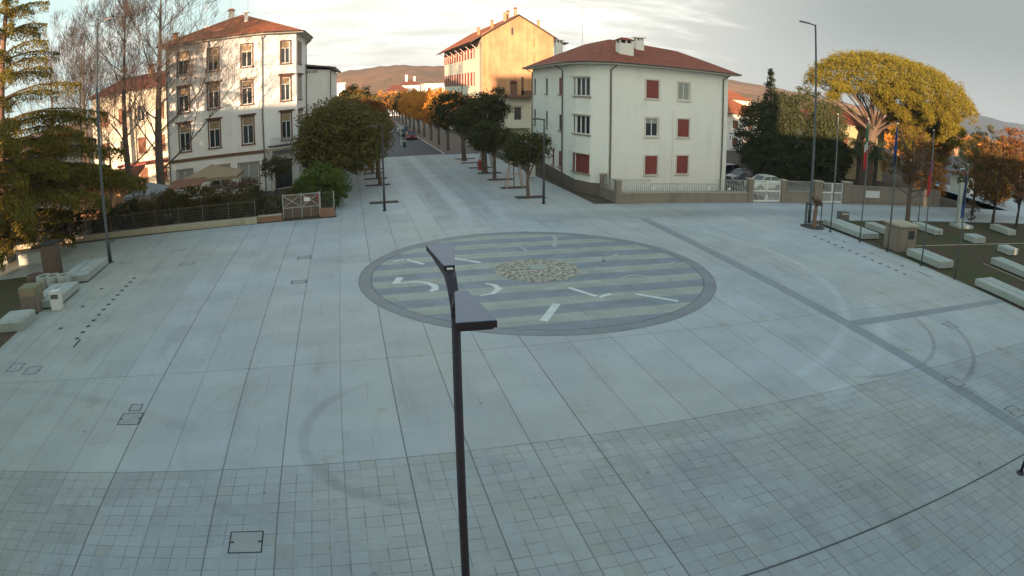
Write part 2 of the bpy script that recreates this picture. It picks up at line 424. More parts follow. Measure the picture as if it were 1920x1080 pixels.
    base = g.mix(g.step(g.noise(p, 0.07, 3, 0.6), 0.40, 0.62), (0.352, 0.386, 0.398), (0.372, 0.388, 0.362))
    ylw = g.mul(g.m('GREATER_THAN', cell, 0.93), near)
    patch = g.step(g.noise(p, 0.45, 4, 0.7), 0.60, 0.74)
    base = g.mix(g.mul(g.m('MAXIMUM', g.mul(ylw, 0.5), patch), 0.75), base, (0.29, 0.295, 0.22))
    # leaf-stained strip along the left edge of the square
    lf = g.mul(g.step(x, -6.0, -13.0), g.add(0.3, g.mul(wob, 0.5)))
    base = g.mix(lf, base, (0.27, 0.28, 0.215))
    c = g.mix(1.0, base, g.comb(v, v, v), 'MULTIPLY')
    # darker stone bands
    bd = g.mul(g.step(g.m('ABSOLUTE', g.sub(x, 20.0)), 0.40, 0.37), g.step(y, 41.8, 41.6))
    bd2 = g.mul(g.step(g.m('ABSOLUTE', g.sub(y, 19.72)), 0.34, 0.31), g.mul(g.m('GREATER_THAN', x, 20.3), g.m('LESS_THAN', x, 34.0)))
    c = g.mix(g.mul(g.m('MAXIMUM', bd, bd2), g.add(0.62, g.mul(g.sub(mid, 0.5), 0.5))), c, (0.15, 0.175, 0.20))
    # odd repairs: thin brownish pavers near the verges
    c = g.mix(g.mul(joint, 0.95), c, (0.055, 0.065, 0.055))
    c = g.mix(drain, c, (0.02, 0.022, 0.02))
    g.put(b.inputs['Base Color'], c)
    b.inputs['Roughness'].default_value = 0.62
    bm = g.new('ShaderNodeBump'); bm.inputs['Strength'].default_value = 0.35; bm.inputs['Distance'].default_value = 0.01
    g.put(bm.inputs['Height'], g.add(g.sub(g.mul(fine, 0.6), joint), g.mul(mid, 0.5))); g.l.new(bm.outputs[0], b.inputs['Normal'])
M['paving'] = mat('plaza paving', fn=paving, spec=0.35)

def asphalt(g, b):
    p = pos(g); n = g.noise(g.scale(p, (1.0, 0.12, 1)), 0.8, 4, 0.6); f = g.noise(p, 5, 3, 0.6)
    v = g.add(0.70, g.add(g.mul(n, 0.4), g.mul(f, 0.2)))
    g.put(b.inputs['Base Color'], g.mix(1.0, (0.085, 0.085, 0.088), g.comb(v, v, v), 'MULTIPLY'))
M['asphalt'] = mat('asphalt', rough=0.8, fn=asphalt)
M['sidewalk'] = plain('old pavement', (0.17, 0.14, 0.115), 0.9, amp=0.3, scale=0.6)

def lawn(g, b):
    p = pos(g); a = g.noise(p, 0.35, 5, 0.65); f = g.noise(p, 6, 4, 0.7)
    c = g.mix(g.step(a, 0.38, 0.62), (0.060, 0.066, 0.028), (0.085, 0.060, 0.040))
    c = g.mix(g.mul(g.step(f, 0.55, 0.75), 0.6), c, (0.13, 0.085, 0.045))
    g.put(b.inputs['Base Color'], c)
M['lawn'] = mat('leaf strewn lawn', fn=lawn, rough=0.95, spec=0.1)

def far_ground(g, b):
    p = pos(g); a = g.noise(p, 0.02, 5, 0.65)
    g.put(b.inputs['Base Color'], g.mix(a, (0.085, 0.07, 0.045), (0.12, 0.10, 0.065)))
M['far_ground'] = mat('far ground', fn=far_ground, rough=0.95, spec=0.1)

gp = MB(); 
gp.poly([(-4000, -4000, -0.02), (4000, -4000, -0.02), (4000, 5000, -0.02), (-4000, 5000, -0.02)])
o = gp.build('ground', 'far_ground'); o['kind'] = 'structure'
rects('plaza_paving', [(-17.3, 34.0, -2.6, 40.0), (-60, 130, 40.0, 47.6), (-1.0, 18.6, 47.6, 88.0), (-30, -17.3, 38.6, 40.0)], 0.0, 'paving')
rects('street_road', [(3.6, 12.9, 88.06, 520)], 0.004, 'asphalt')
rects('street_pavement', [(-1.0, 3.5, 88.0, 500), (13.0, 20.5, 88.0, 500)], 0.06, 'sidewalk')
b = MB(); b.box(3.5, 3.6, 88, 500, -0.01, 0.1); b.box(12.9, 13.0, 88, 500, -0.01, 0.1); b.box(3.6, 12.9, 88.0, 88.06, -0.01, 0.03)
tag(b.build('street_kerb', 'light_trim'), kind='structure')
b = MB()   # road leaving the square to the right
b.poly([(74, 47.6, 0.0), (110, 47.6, 0.0), (94.5, 66.9, 0.0), (84.5, 66.7, 0.0), (72, 55, 0)])
tag(b.build('corner_paving', 'paving'), kind='structure')
b = MB(); b.poly([(84.5, 66.7, 0.004), (94.5, 66.9, 0.004), (153, 110, 0.004), (245, 181, 0.004), (700, 520, 0.004), (690, 526, 0.004), (236, 184, 0.004), (131, 103, 0.004)])
tag(b.build('side_road', 'asphalt'), kind='structure')
rects('yard_paving', [(35.4, 47.0, 48.2, 63.5)], 0.34, 'sidewalk')
b = MB(); b.box(35.4, 47.0, 48.15, 48.2, 0, .34); tag(b.build('yard_kerb', 'kerb'), kind='structure')
# lawns
rects('left_lawn', [(-60, -17.36, -2, 38.6)], 0.004, 'lawn')
b = MB(); b.poly([(34.06, -2, 0.006), (110, -2, 0.006), (110, 39.9, 0.006), (37.9, 39.9, 0.006), (37.3, 36.0, 0.006), (35.0, 33, 0.006), (34.06, 26, 0.006)])
tag(b.build('right_lawn', 'lawn'), kind='structure')
rects('garden_ground', [(-60, -1.2, 49.0, 64.0), (21.5, 80, 47.6, 120), (-60, -4.8, 64, 120)], 0.0, 'soil')
b = MB(); b.box(-17.36, -17.3, -2, 38.6, -0.02, 0.03); b.box(34.0, 34.06, -2, 31, -0.02, 0.03); b.box(-1.12, -1.0, 48.5, 88, -0.02, 0.05)
tag(b.build('lawn_edging', 'concrete'), kind='structure')
b = MB(); b.box(36.5, 62, 31.52, 31.60, -0.02, 0.04); b.box(41.6, 41.66, 19, 26.5, -0.02, 0.05)
tag(b.build('lawn_kerb', 'kerb'), kind='structure')

# dark soil beds of the street trees
pitsL = [(1.6, 3.95, y, y+1.15) for y in (52.0, 62.0, 66.7, 71.2, 75.2, 80.2, 85.0)]
pitsR = [(13.3, 15.8, y, y+1.3) for y in (50.9, 56.2, 61.6, 66.6, 71.4, 76.4, 81.0)]
rects('planting_bed', pitsL + pitsR, 0.005, 'soil')

# ---------------------------------------------------------------- the round clock dial let into the paving
CX, CY = 9.02, 30.44
def dial(g, b):
    p = pos(g); x, y, _ = g.xyz(p)
    d = g.m('SQRT', g.add(g.m('POWER', g.sub(x, CX), 2.0), g.m('POWER', g.sub(y, CY), 2.0)))
    mid = g.noise(p, 0.9, 4, 0.6); fine = g.noise(p, 8, 3, 0.6)
    ph = g.m('FRACT', g.m('DIVIDE', g.sub(y, 24.15), 2.05))
    st = g.mul(g.step(ph, 0.0, 0.015), g.step(ph, 0.515, 0.50))
    c = g.mix(st, (0.300, 0.325, 0.285), (0.190, 0.222, 0.250))
    xs = g.m('FRACT', g.add(g.m('DIVIDE', g.sub(x, U0), PT*2), 0.5))
    j = g.step(g.mul(g.m('ABSOLUTE', g.sub(xs, 0.5)), PT*2), 0.03, 0.012)
    c = g.mix(g.mul(g.mul(j, g.step(mid, 0.40, 0.60)), 0.55), c, (0.09, 0.10, 0.09))
    def ln(t, half, unit):
        return g.step(g.mul(g.m('ABSOLUTE', g.sub(g.m('FRACT', g.add(t, 0.5)), 0.5)), unit), half*1.3, half*0.6)
    row = g.m('FLOOR', g.m('DIVIDE', g.sub(y, 24.15), 0.5125))
    sj = g.m('MAXIMUM', ln(g.m('DIVIDE', g.sub(y, 24.15), 0.5125), 0.008, 0.5125), ln(g.add(g.m('DIVIDE', x, 0.82), g.mul(row, 0.37)), 0.008, 0.82))
    stone = g.white(g.comb(g.m('FLOOR', g.add(g.m('DIVIDE', x, 0.82), g.add(g.mul(row, 0.37), 0.5))), row, 5.0))
    c = g.mix(g.mul(sj, g.mul(g.step(mid, 0.35, 0.6), 0.45)), c, (0.10, 0.11, 0.10))
    sv = g.add(0.92, g.mul(stone, 0.16)); c = g.mix(1.0, c, g.comb(sv, sv, sv), 'MULTIPLY')
    ring = g.step(d, 8.22, 8.25)
    c = g.mix(ring, c, (0.195, 0.215, 0.225))
    c = g.mix(g.mul(g.step(g.m('ABSOLUTE', g.sub(d, 8.2)), 0.045, 0.02), 0.8), c, (0.07, 0.085, 0.09))
    c = g.mix(g.mul(g.step(g.m('ABSOLUTE', g.sub(d, 8.78)), 0.06, 0.03), 0.35), c, (0.10, 0.115, 0.12))
    v = g.add(1.0, g.add(g.mul(g.sub(mid, 0.5), 0.60), g.mul(g.sub(fine, 0.5), 0.18)))
    g.put(b.inputs['Base Color'], g.mix(1.0, c, g.comb(v, v, v), 'MULTIPLY')); b.inputs['Roughness'].default_value = 0.6
M['dial'] = mat('striped stone dial', fn=dial, spec=0.35)
def gravel(g, b):
    p = pos(g); a = g.noise(g.scale(p, (1.0, 0.6, 1.0)), 5.5, 4, 0.7); f = g.noise(p, 14, 3, 0.7)
    x, y, _ = g.xyz(p)
    c = g.ramp(g.add(g.mul(a, 0.7), g.mul(f, 0.4)), (0.44, (0.09, 0.085, 0.06)), (0.54, (0.30, 0.275, 0.215)), (0.64, (0.55, 0.51, 0.42)))
    g.put(b.inputs['Base Color'], c)
    bm = g.new('ShaderNodeBump'); bm.inputs['Distance'].default_value = 0.04; g.put(bm.inputs['Height'], f); g.l.new(bm.outputs[0], b.inputs['Normal'])
M['cobble'] = mat('rough cobbles', fn=gravel, rough=0.9)
def disc(r, z, n=96, c=(CX, CY)): return [(c[0]+r*math.cos(2*math.pi*k/n), c[1]+r*math.sin(2*math.pi*k/n), z) for k in range(n)]
T = thing('clock_dial', 'large round stone clock dial with blue grey stripes and white numerals in the square', 'clock dial', (CX, CY, 0))
MB().poly(disc(8.825, 0.005)).build('dial_face', 'dial', T)
MB().poly(disc(2.12, 0.010, 64, (9.0, 30.55))).build('cobble_centre', 'cobble', T)
MB().lathe((9.15, 30.9, 0), [(0.48, 0.0), (0.46, 0.05), (0.30, 0.07)], 28).build('centre_disc', 'concrete', T)
def stroke(pts, w, m, z=0.010):
    b = MB(); P = [Vector((q[0], q[1], 0)) for q in pts]; L = []
    for i, q in enumerate(P):
        d = (P[min(i+1, len(P)-1)] - P[max(i-1, 0)]).normalized(); n_ = Vector((-d.y, d.x, 0)); ww = w[i] if isinstance(w, (list, tuple)) else w
        L.append((q+n_*ww/2, q-n_*ww/2))
    for (a, c), (a2, c2) in zip(L, L[1:]):
        b.poly([(a.x, a.y, z), (c.x, c.y, z), (c2.x, c2.y, z), (a2.x, a2.y, z)])
    return b.build('numeral', m, T)
wp, fp = 'white_paint', 'faint_paint'
stroke([(7.20, 23.44), (8.34, 25.33)], 0.34, wp)
stroke([(12.21, 25.81), (13.66, 24.40)], 0.22, wp)
stroke([(9.57, 27.37), (10.40, 25.80)], 0.22, wp); stroke([(10.36, 25.72), (11.11, 26.08)], 0.24, wp)
stroke([(2.24, 30.87), (1.94, 29.86)], 0.34, wp)
stroke([(1.80, 29.90), (2.43, 29.94), (2.98, 29.95), (3.42, 29.62), (3.70, 29.05), (3.62, 28.5), (3.36, 28.33)], [0.12, 0.17, 0.22, 0.28, 0.34, 0.36, 0.30], wp, 0.012)
stroke([(2.16, 33.97), (2.86, 34.18)], 0.16, wp); stroke([(2.82, 34.22), (3.65, 32.98)], 0.22, wp)
stroke([(5.32, 33.78), (6.56, 32.53)], 0.22, wp)
stroke([(6.03, 28.93), (6.37, 28.54), (6.46, 27.95), (6.04, 27.35), (5.39, 27.12)], [0.12, 0.24, 0.32, 0.24, 0.10], wp)
stroke([(9.00, 36.20), (9.36, 35.57), (9.50, 34.9), (9.44, 34.18)], 0.16, fp)
stroke([(12.15, 37.98), (11.9, 36.6), (11.28, 34.97)], 0.26, fp)
stroke([(12.75, 32.1), (12.86, 31.35)], 0.3, fp); stroke([(12.8, 31.3), (14.24, 32.72)], 0.20, fp)
stroke([(15.24, 30.34), (15.67, 30.13), (16.28, 30.25), (16.76, 30.57)], 0.14, fp)
stroke([(12.33, 27.88), (12.57, 28.27), (13.04, 28.57), (13.59, 28.54), (14.17, 28.14)], 0.16, fp)

# inspection covers: dark seams around a stone-filled lid
def cover(x, y, w, h, rz, label, notch=True, grp=None):
    T = thing('inspection_cover', label, 'manhole cover', (x, y, 0), grp)
    b = MB(); t = 0.035
    for q in ((-w/2, w/2, -h/2, -h/2+t), (-w/2, w/2, h/2-t, h/2), (-w/2, -w/2+t, -h/2+t, h/2-t), (w/2-t, w/2, -h/2+t, h/2-t)):
        b.poly([(x+q[0], y+q[2], .006), (x+q[1], y+q[2], .006), (x+q[1], y+q[3], .006), (x+q[0], y+q[3], .006)])
    if notch:
        for s in (-1, 1): b.poly([(x+s*(w/2-.07)-.05, y-.03, .008), (x+s*(w/2-.07)+.05, y-.03, .008), (x+s*(w/2-.07)+.05, y+.03, .008), (x+s*(w/2-.07)-.05, y+.03, .008)])
    b.build('seam', 'iron', T)
    MB().poly([(x-w/2+t, y-h/2+t, .004), (x+w/2-t, y-h/2+t, .004), (x+w/2-t, y+h/2-t, .004), (x-w/2+t, y+h/2-t, .004)]).build('lid', 'concrete' if notch == 2 else 'sidewalk2', T)
    return T
M['sidewalk2'] = plain('paved lid', (0.30, 0.32, 0.31), 0.7, amp=0.25, scale=2)
cover(-3.04, 11.45, 0.80, 0.80, 0, 'square paved inspection cover in the small setts left of the foreground lamp post')
cover(-7.67, 17.76, 0.80, 0.80, 0, 'dark framed inspection cover just below a smaller one on the left of the square')
cover(-7.69, 18.55, 0.46, 0.50, 0, 'smallest inspection cover, directly above a larger one on the left of the square', False)
cover(-15.05, 22.68, 0.78, 0.80, 0, 'left one of two inspection covers side by side near the left edge of the square')
cover(-13.9, 22.28, 0.80, 0.80, 0, 'right one of two inspection covers side by side near the left edge of the square')
cover(-10.05, 37.3, 0.9, 0.85, 0, 'dark framed inspection cover nearest the tall left lamp post')
cover(-14.9, 39.2, 0.85, 0.5, 0, 'faint inspection cover at the foot of the tall left lamp post', False)
cover(-11.6, 41.1, 0.85, 0.6, 0, 'faint inspection cover beyond the tall left lamp post near the kerb wall', False)
cover(-2.75, 36.3, 0.80, 0.75, 0, 'faint inspection cover left of the dial, the farther of two in a line', True)
cover(-2.75, 31.45, 0.80, 0.60, 0, 'dark framed inspection cover left of the dial, the nearer of two in a line', True)
cover(25.85, 17.85, 0.75, 0.75, 0, 'inspection cover crossed by the outer tyre mark on the right of the square', False)
cover(20.35, 13.15, 0.62, 0.80, 0, 'inspection cover let into the dark stone band on the right', False)
cover(20.95, 10.15, 0.75, 0.80, 0, 'inspection cover beside the dark stone band at the right edge of the view', True)
# flush ground lights
def ground_light(x, y): 
    return MB().lathe((x, y, 0), [(0.125, 0.002), (0.12, 0.012), (0.05, 0.014)], 14)
def lights(xs, ys, label, grp):
    proto = None
    for x_, y_ in zip(xs, ys):
        if proto is None:
            o = MB().lathe((0, 0, 0), [(0.125, 0.002), (0.12, 0.012), (0.05, 0.014)], 14).build('ground_light', 'iron'); proto = o
        else: o = proto.copy(); COL.objects.link(o)
        o.location = (x_, y_, 0); tag(o, label, 'ground light', grp)
lights([-12.95]*13, [25.66+0.79*k for k in range(13)], 'small round dark light in the close row along the left edge of the square', 'row of ground lights on the left')
lights([-14.6]*3, [27.26, 30.45, 33.55], 'small round dark light in the widely spaced row nearest the left bins', 'sparse ground lights on the left')
lights([30.6]*13, [34.93-0.775*k for k in range(13)], 'small round dark light in the close row along the flagpoles', 'row of ground lights on the right')
lights([32.1]*3, [33.3, 30.29, 27.21], 'small round dark light in the widely spaced row nearest the flagpoles', 'sparse ground lights on the right')
b = MB().box(-12.75, -12.66, 24.6, 25.5, 0.002, 0.012)
tag(b.build('slot_drain', 'iron'), 'short dark slot drain at the near end of the left row of ground lights', 'drain')
b = MB().box(32.3, 32.38, 24.6, 25.9, 0.002, 0.012)
tag(b.build('slot_drain', 'iron'), 'short dark slot drain at the near end of the right row of ground lights', 'drain')

# ================================================================ BUILDINGS
def frame_fn(P, Q, z=0.0):
    P = Vector((P[0], P[1], z)); Q = Vector((Q[0], Q[1], z)); t = (Q-P).normalized(); n = Vector((t.y, -t.x, 0))
    return lambda s, d, h: tuple(P + t*s + n*d + Vector((0, 0, h)))

def wall_edge(mb, P, Q, z0, z1, ops, m, depth=0.16):
    F = frame_fn(P, Q); L = math.dist(P[:2], Q[:2])
    S = sorted({0, L} | {o[0] for o in ops} | {o[1] for o in ops}); Z = sorted({z0, z1} | {o[2] for o in ops} | {o[3] for o in ops})
    for s0, s1 in zip(S, S[1:]):
        for a, c in zip(Z, Z[1:]):
            sm, zm = (s0+s1)/2, (a+c)/2
            if any(o[0] < sm < o[1] and o[2] < zm < o[3] for o in ops): continue
            mb.poly([F(s0, 0, a), F(s1, 0, a), F(s1, 0, c), F(s0, 0, c)], m)
    for o in ops:
        s0, s1, a, c = o[:4]; d = -depth
        mb.poly([F(s0, 0, a), F(s0, 0, c), F(s0, d, c), F(s0, d, a)], m); mb.poly([F(s1, 0, a), F(s1, d, a), F(s1, d, c), F(s1, 0, c)], m)
        mb.poly([F(s0, 0, a), F(s0, d, a), F(s1, d, a), F(s1, 0, a)], m); mb.poly([F(s0, 0, c), F(s1, 0, c), F(s1, d, c), F(s0, d, c)], m)

def window(parent, P, Q, s0, s1, a, c, style='two', surround=None, sill=True, hood=False, shut=None, blind=0.0, depth=0.16, frame='frame', door=False, blindm='blind'):
    F = frame_fn(P, Q); b = MB(); w = s1-s0; t = min(0.07, w*0.12); d0, d1 = -depth+0.03, -depth+0.09
    b.box(s0, s0+t, d0, d1, a, c, None, F); b.box(s1-t, s1, d0, d1, a, c, None, F)
    b.box(s0+t, s1-t, d0, d1, a, a+t, None, F); b.box(s0+t, s1-t, d0, d1, c-t, c, None, F)
    top = c - (c-a)*(0.30 if style == 'tee' else 0.0)
    if style in ('two', 'tee'): b.box((s0+s1)/2-t/2, (s0+s1)/2+t/2, d0, d1+.005, a+t, (top if style == 'tee' else c-t), None, F)
    if style == 'three':
        for k in (1, 2): b.box(s0+w*k/3-t, s0+w*k/3+t, d0, d1+.005, a+t, c-t, None, F)
    if style == 'tee': b.box(s0+t, s1-t, d0, d1+.003, top-t/2, top+t/2, None, F)
    o = b.build('window' if not door else 'door', frame, parent)
    MB().box(s0, s1, d0-.02, d0+.015, a, c, None, F).build('pane', 'glass', o)
    if blind > 0: MB().box(s0+t, s1-t, d0+.02, d1-.01, c-(c-a)*blind, c-t, None, F).build('blind', blindm, o)
    if shut:
        b = MB(); b.box(s0+.01, s1-.01, d1-.01, d1+.03, a+.02, c-.02, None, F)
        n = int((c-a)/0.12)
        for k in range(n): b.box(s0+.03, s1-.03, d1+.03, d1+.045, a+.04+k*0.12, a+.10+k*0.12, None, F)
        b.build('shutter', shut, o)
    if surround:
        q = MB(); k = 0.13
        q.box(s0-k, s0, 0, .05, a-.02, c+k, None, F); q.box(s1, s1+k, 0, .05, a-.02, c+k, None, F); q.box(s0, s1, 0, .05, c, c+k, None, F)
        q.build('surround', surround, o)
    if sill: MB().box(s0-.18, s1+.18, 0.002, .13, a-.12, a-.005, None, F).build('sill', surround or 'stone_trim', o)
    if hood:
        q = MB(); q.box(s0-.22, s1+.22, .052, .16, c+.16, c+.26, None, F); q.box(s0-.34, s1+.34, .052, .30, c+.262, c+.36, None, F); q.build('hood', hood, o)
    return o

def eave_offset(poly, d):
    n = len(poly); out = []
    for i in range(n):
        a, b_, c = Vector(poly[i-1]), Vector(poly[i]), Vector(poly[(i+1) % n])
        t1 = (b_-a).normalized(); t2 = (c-b_).normalized(); n1 = Vector((t1.y, -t1.x)); n2 = Vector((t2.y, -t2.x))
        k = (n1+n2).normalized(); out.append(tuple(b_ + k*d/max(0.4, k.dot(n1))))
    return out

def roof_face(mb, pts, m):
    """pts: first edge is the eave; uv in metres"""
    a, b_ = Vector(pts[0]), Vector(pts[1]); t = (b_-a).normalized(); nrm = (b_-a).cross(Vector(pts[-1])-a).normalized(); s = nrm.cross(t)
    mb.poly(pts, m, [((Vector(p)-a).dot(t), (Vector(p)-a).dot(s)) for p in pts])

def hip_roof(parent, poly, z, d, ridge, m='roof', thick=0.22, trim='light_trim', name='roof'):
    """ridge: for each eave edge the ridge points (upper edge, from the edge's end back to its start)"""
    E = eave_offset(poly, d); mb = MB(); n = len(E)
    for i in range(n):
        a, c = E[i], E[(i+1) % n]
        roof_face(mb, [(a[0], a[1], z+thick), (c[0], c[1], z+thick)] + ridge[i], m)
    o = mb.build(name, m, parent)
    q = MB()
    for i in range(n):
        a, c = E[i], E[(i+1) % n]; q.poly([(a[0], a[1], z+.03), (c[0], c[1], z+.03), (c[0], c[1], z+thick-.01), (a[0], a[1], z+thick-.01)])
    q.poly([(p[0], p[1], z+.03) for p in reversed(E)]); q.build('eave', trim, o)
    q = MB(); E2 = eave_offset(poly, d+.10)
    q.tube([(p[0], p[1], z+thick-.06) for p in E2+[E2[0]]], 0.07, 6); q.build('gutter', 'copper', o)
    return o

def chimney(parent, x, y, z0, z1, w, d, tile=True, m='white2'):
    b = MB(); b.box(x-w/2, x+w/2, y-d/2, y+d/2, z0, z1); o = b.build('chimney', m, parent)
    q = MB()
    for sx in (-1, 0, 1):
        for sy in (-1, 1): q.box(x+sx*(w/2-.09)-.07, x+sx*(w/2-.09)+.07, y+sy*(d/2-.09)-.07, y+sy*(d/2-.09)+.07, z1, z1+.28)
    q.box(x-w/2+.18, x+w/2-.18, y-d/2+.18, y+d/2-.18, z1, z1+.27, 'black')
    q.mats = [m, 'black'] if q.mats else []
    q.mi = [0]*(len(q.f)-6)+[1]*6
    q.build('chimney_vent', m, o)
    q = MB(); h = .25
    A = [(x-w/2-.15, y-d/2-.15, z1+.282), (x+w/2+.15, y-d/2-.15, z1+.282), (x+w/2+.15, y+d/2+.15, z1+.282), (x-w/2-.15, y+d/2+.15, z1+.282)]
    r0, r1 = (x-w/4, y, z1+.30+h), (x+w/4, y, z1+.30+h)
    if tile:
        roof_face(q, [A[0], A[1], r1, r0], 'roof2'); roof_face(q, [A[1], A[2], r1], 'roof2'); roof_face(q, [A[2], A[3], r0, r1], 'roof2'); roof_face(q, [A[3], A[0], r0], 'roof2'); q.poly(A[::-1], 'roof2', [(0, 0)]*4)
        q.build('chimney_cap', 'roof2', o)
    else:
        q.box(A[0][0], A[1][0], A[0][1], A[2][1], z1+.282, z1+.36); q.build('chimney_cap', m, o)
    return o

def pipe(parent, pts, r=0.06, m='pipe'): return MB().tube(pts, r, 6).build('drainpipe', m, parent)
def antenna(parent, x, y, z, h=2.2, s=0.9):
    b = MB(); b.tube([(x, y, z), (x, y, z+h)], .025, 5); b.tube([(x-s/2, y, z+h-.1), (x+s/2, y, z+h-.1)], .02, 4)
    for k in range(5): b.tube([(x-s/2+k*s/4, y-.3, z+h-.1), (x-s/2+k*s/4, y+.3, z+h-.1)], .012, 4)
    b.tube([(x-.3, y, z+h-.6), (x+.3, y, z+h-.6)], .015, 4)
    return b.build('antenna', 'steel', parent)

# ---------------- four-storey white house left of the street
T = thing('apartment_house', 'white four storey corner house with orange hip roof and hooded windows, left of street', 'house', (-11, 72, 0))
a0, a1, a2, a3, a4, a5 = (-18.3, 64.1), (-8.2, 64.4), (-5.0, 66.1), (-4.6, 74.6), (-6.0, 84), (-19.0, 84)
poly = [a0, a1, a2, a3, a4, a5]
rows = [(4.85, 7.45), (8.75, 11.1), (12.5, 14.75)]
cols = [(1.35, 2.45), (4.5, 5.6), (7.95, 9.05)]
E0 = [(s0, s1, a, c) for s0, s1 in cols for a, c in rows]; G0 = [(0.9, 2.5, 1.0, 3.0), (4.4, 6.4, 1.0, 3.0), (7.4, 9.4, 0.9, 2.95)]
E1 = [(1.95, 2.95, a, c) for a, c in rows]; D1 = [(1.0, 2.9, 0.05, 2.9)]
E2 = [(1.4, 2.3, a, c) for a, c in rows] + [(3.3, 4.2, a, c) for a, c in rows]
wl = MB(); L = [E0+G0, E1+D1, E2, [], [], []]
for i in range(6): wall_edge(wl, poly[i], poly[(i+1) % 6], 0, 15.6, L[i], 'white')
wl.build('wall', 'white', T)
for k, (s0, s1, a, c) in enumerate(E0):
    r = rows.index((a, c)); window(T, a0, a1, s0, s1, a, c, 'tee', 'brown_frame', True, 'brown_frame' if r == 0 else ('light_trim' if r == 1 and s0 > 5 else ('brown_frame' if r == 1 else False)), None, [0.32, 0.30, 0.36, 0.34, 0.28, 0.62, 0.3, 0.22, 0.36][k])
for k, (s0, s1, a, c) in enumerate(G0): window(T, a0, a1, s0, s1, a, c, 'two', 'stone_trim', True, False, None, 0.9 if k != 1 else 0.55, blindm='grey_blind')
for k, (s0, s1, a, c) in enumerate(E1): window(T, a1, a2, s0, s1, a, c, 'tee', 'brown_frame', True, 'brown_frame' if k < 2 else False, None, 0.28)
window(T, a1, a2, 1.0, 2.9, 0.05, 2.9, 'two', None, False, False, None, 0, 0.16, 'brown_frame', True)
for k, (s0, s1, a, c) in enumerate(E2): window(T, a2, a3, s0, s1, a, c, 'tee', 'brown_frame', True, 'brown_frame' if k % 3 < 2 else False, 'brown_shutter' if k % 3 == 2 else None, 0.3)
F0 = frame_fn(a0, a1); F1 = frame_fn(a1, a2)
b = MB(); b.box(0, 10.0, .003, .12, 3.82, 4.02, None, F0); b.box(0, 10.0, .003, .07, 4.02, 4.10, None, F0); b.build('string_course', 'brown_frame', T)
b = MB(); b.box(0.1, 3.6, .003, 1.1, 3.95, 4.15, None, F1); b.box(0.0, 3.7, .003, 1.25, 4.152, 4.24, None, F1)
for s in (0.25, 3.4): b.box(s-.12, s+.12, 0.9, 1.1, 0.05, 3.949, None, F1)
b.build('porch', 'light_trim', T)
b = MB(); b.box(0.3, 3.5, .003, .95, 4.4, 4.46, None, F1)
for k in range(22): b.box(0.32+k*.15, 0.345+k*.15, .92, .945, 4.46, 5.1, None, F1)
b.box(0.3, 3.5, .905, .96, 5.1, 5.15, None, F1); b.build('balcony', 'steel', T)
A = [-11.6, 72.5, 19.0]; A2 = [-12.2, 75.5, 19.0]
hip_roof(T, poly, 15.55, 0.75, [[A], [A], [A], [A2, A], [A2], [A, A2]], 'roof')
pipe(T, [F0(10.05, .45, 15.5), F0(10.05, .12, 15.1), F0(10.05, .12, 0)], .07); pipe(T, [F0(0.15, .6, 15.5), F0(0.15, .1, 15.1), F0(0.15, .1, 0)], .06)
F2 = frame_fn(a2, a3); pipe(T, [F2(8.2, .7, 15.4), F2(8.3, .12, 14.9), F2(8.3, .12, 0)], .07)
chimney(T, -10.6, 69.0, 16.5, 18.4, .35, .35, False); chimney(T, -13.2, 74.4, 18.2, 19.6, .6, .6, True)
chimney(T, -18.0, 67.0, 15.6, 16.9, .5, .5, False, 'peach')
b = MB(); b.box(-17.6, -11.0, 79.5, 81.2, 18.9, 19.05)
for k in range(7): b.box(-17.2+k*.9, -16.9+k*.9, 79.8, 80.6, 15.6, 18.9)
b.build('roof_terrace', 'white2', T)
antenna(T, -11.2, 74.0, 19.0, 2.0, 1.3); antenna(T, -17.0, 78.0, 18.9, 2.6, 1.0)

# ---------------- lower annex at its right, along the street
T = thing('house_annex', 'pale lower annex with grey monopitch roof behind the white corner house', 'building', (-3, 86, 0))
q = [(-5.95, 76.0), (-1.85, 76.0), (-1.3, 93), (-5.95, 93)]
wl = MB(); EW = [(1.0+5*k, 2.0+5*k, z_, z_+1.6) for k in range(3) for z_ in (1.2, 4.8, 8.4)]
for i in range(4): wall_edge(wl, q[i], q[(i+1) % 4], 0, [12.35, 11.9, 11.9, 12.35][i], EW if i == 1 else [], 'white')
wl.build('wall', 'white', T)
for e in EW: window(T, q[1], q[2], *e, style='two', shut='brown_shutter')
b = MB(); b.hexa([(-6.2, 75.4, 12.75), (-1.2, 75.4, 11.95), (-0.7, 93.5, 11.95), (-6.2, 93.5, 12.75)], [(-6.2, 75.4, 12.95), (-1.2, 75.4, 12.15), (-0.7, 93.5, 12.15), (-6.2, 93.5, 12.95)])
b.poly([(-5.95, 76.0, 12.3), (-1.85, 76.0, 11.85), (-1.85, 76.0, 12.05), (-5.95, 76.0, 12.72)])
b.build('roof', 'copper', T)
F = frame_fn(q[0], q[1]); b = MB()
for k in range(7): b.box(0.9+k*.27, 1.02+k*.27, .003, .03, 11.62, 11.95, None, F)
b.build('wall_vent', 'brown_frame', T)
pipe(T, [(-1.65, 75.7, 11.9), (-1.78, 75.85, 11.5), (-1.78, 75.85, 0)], .06)

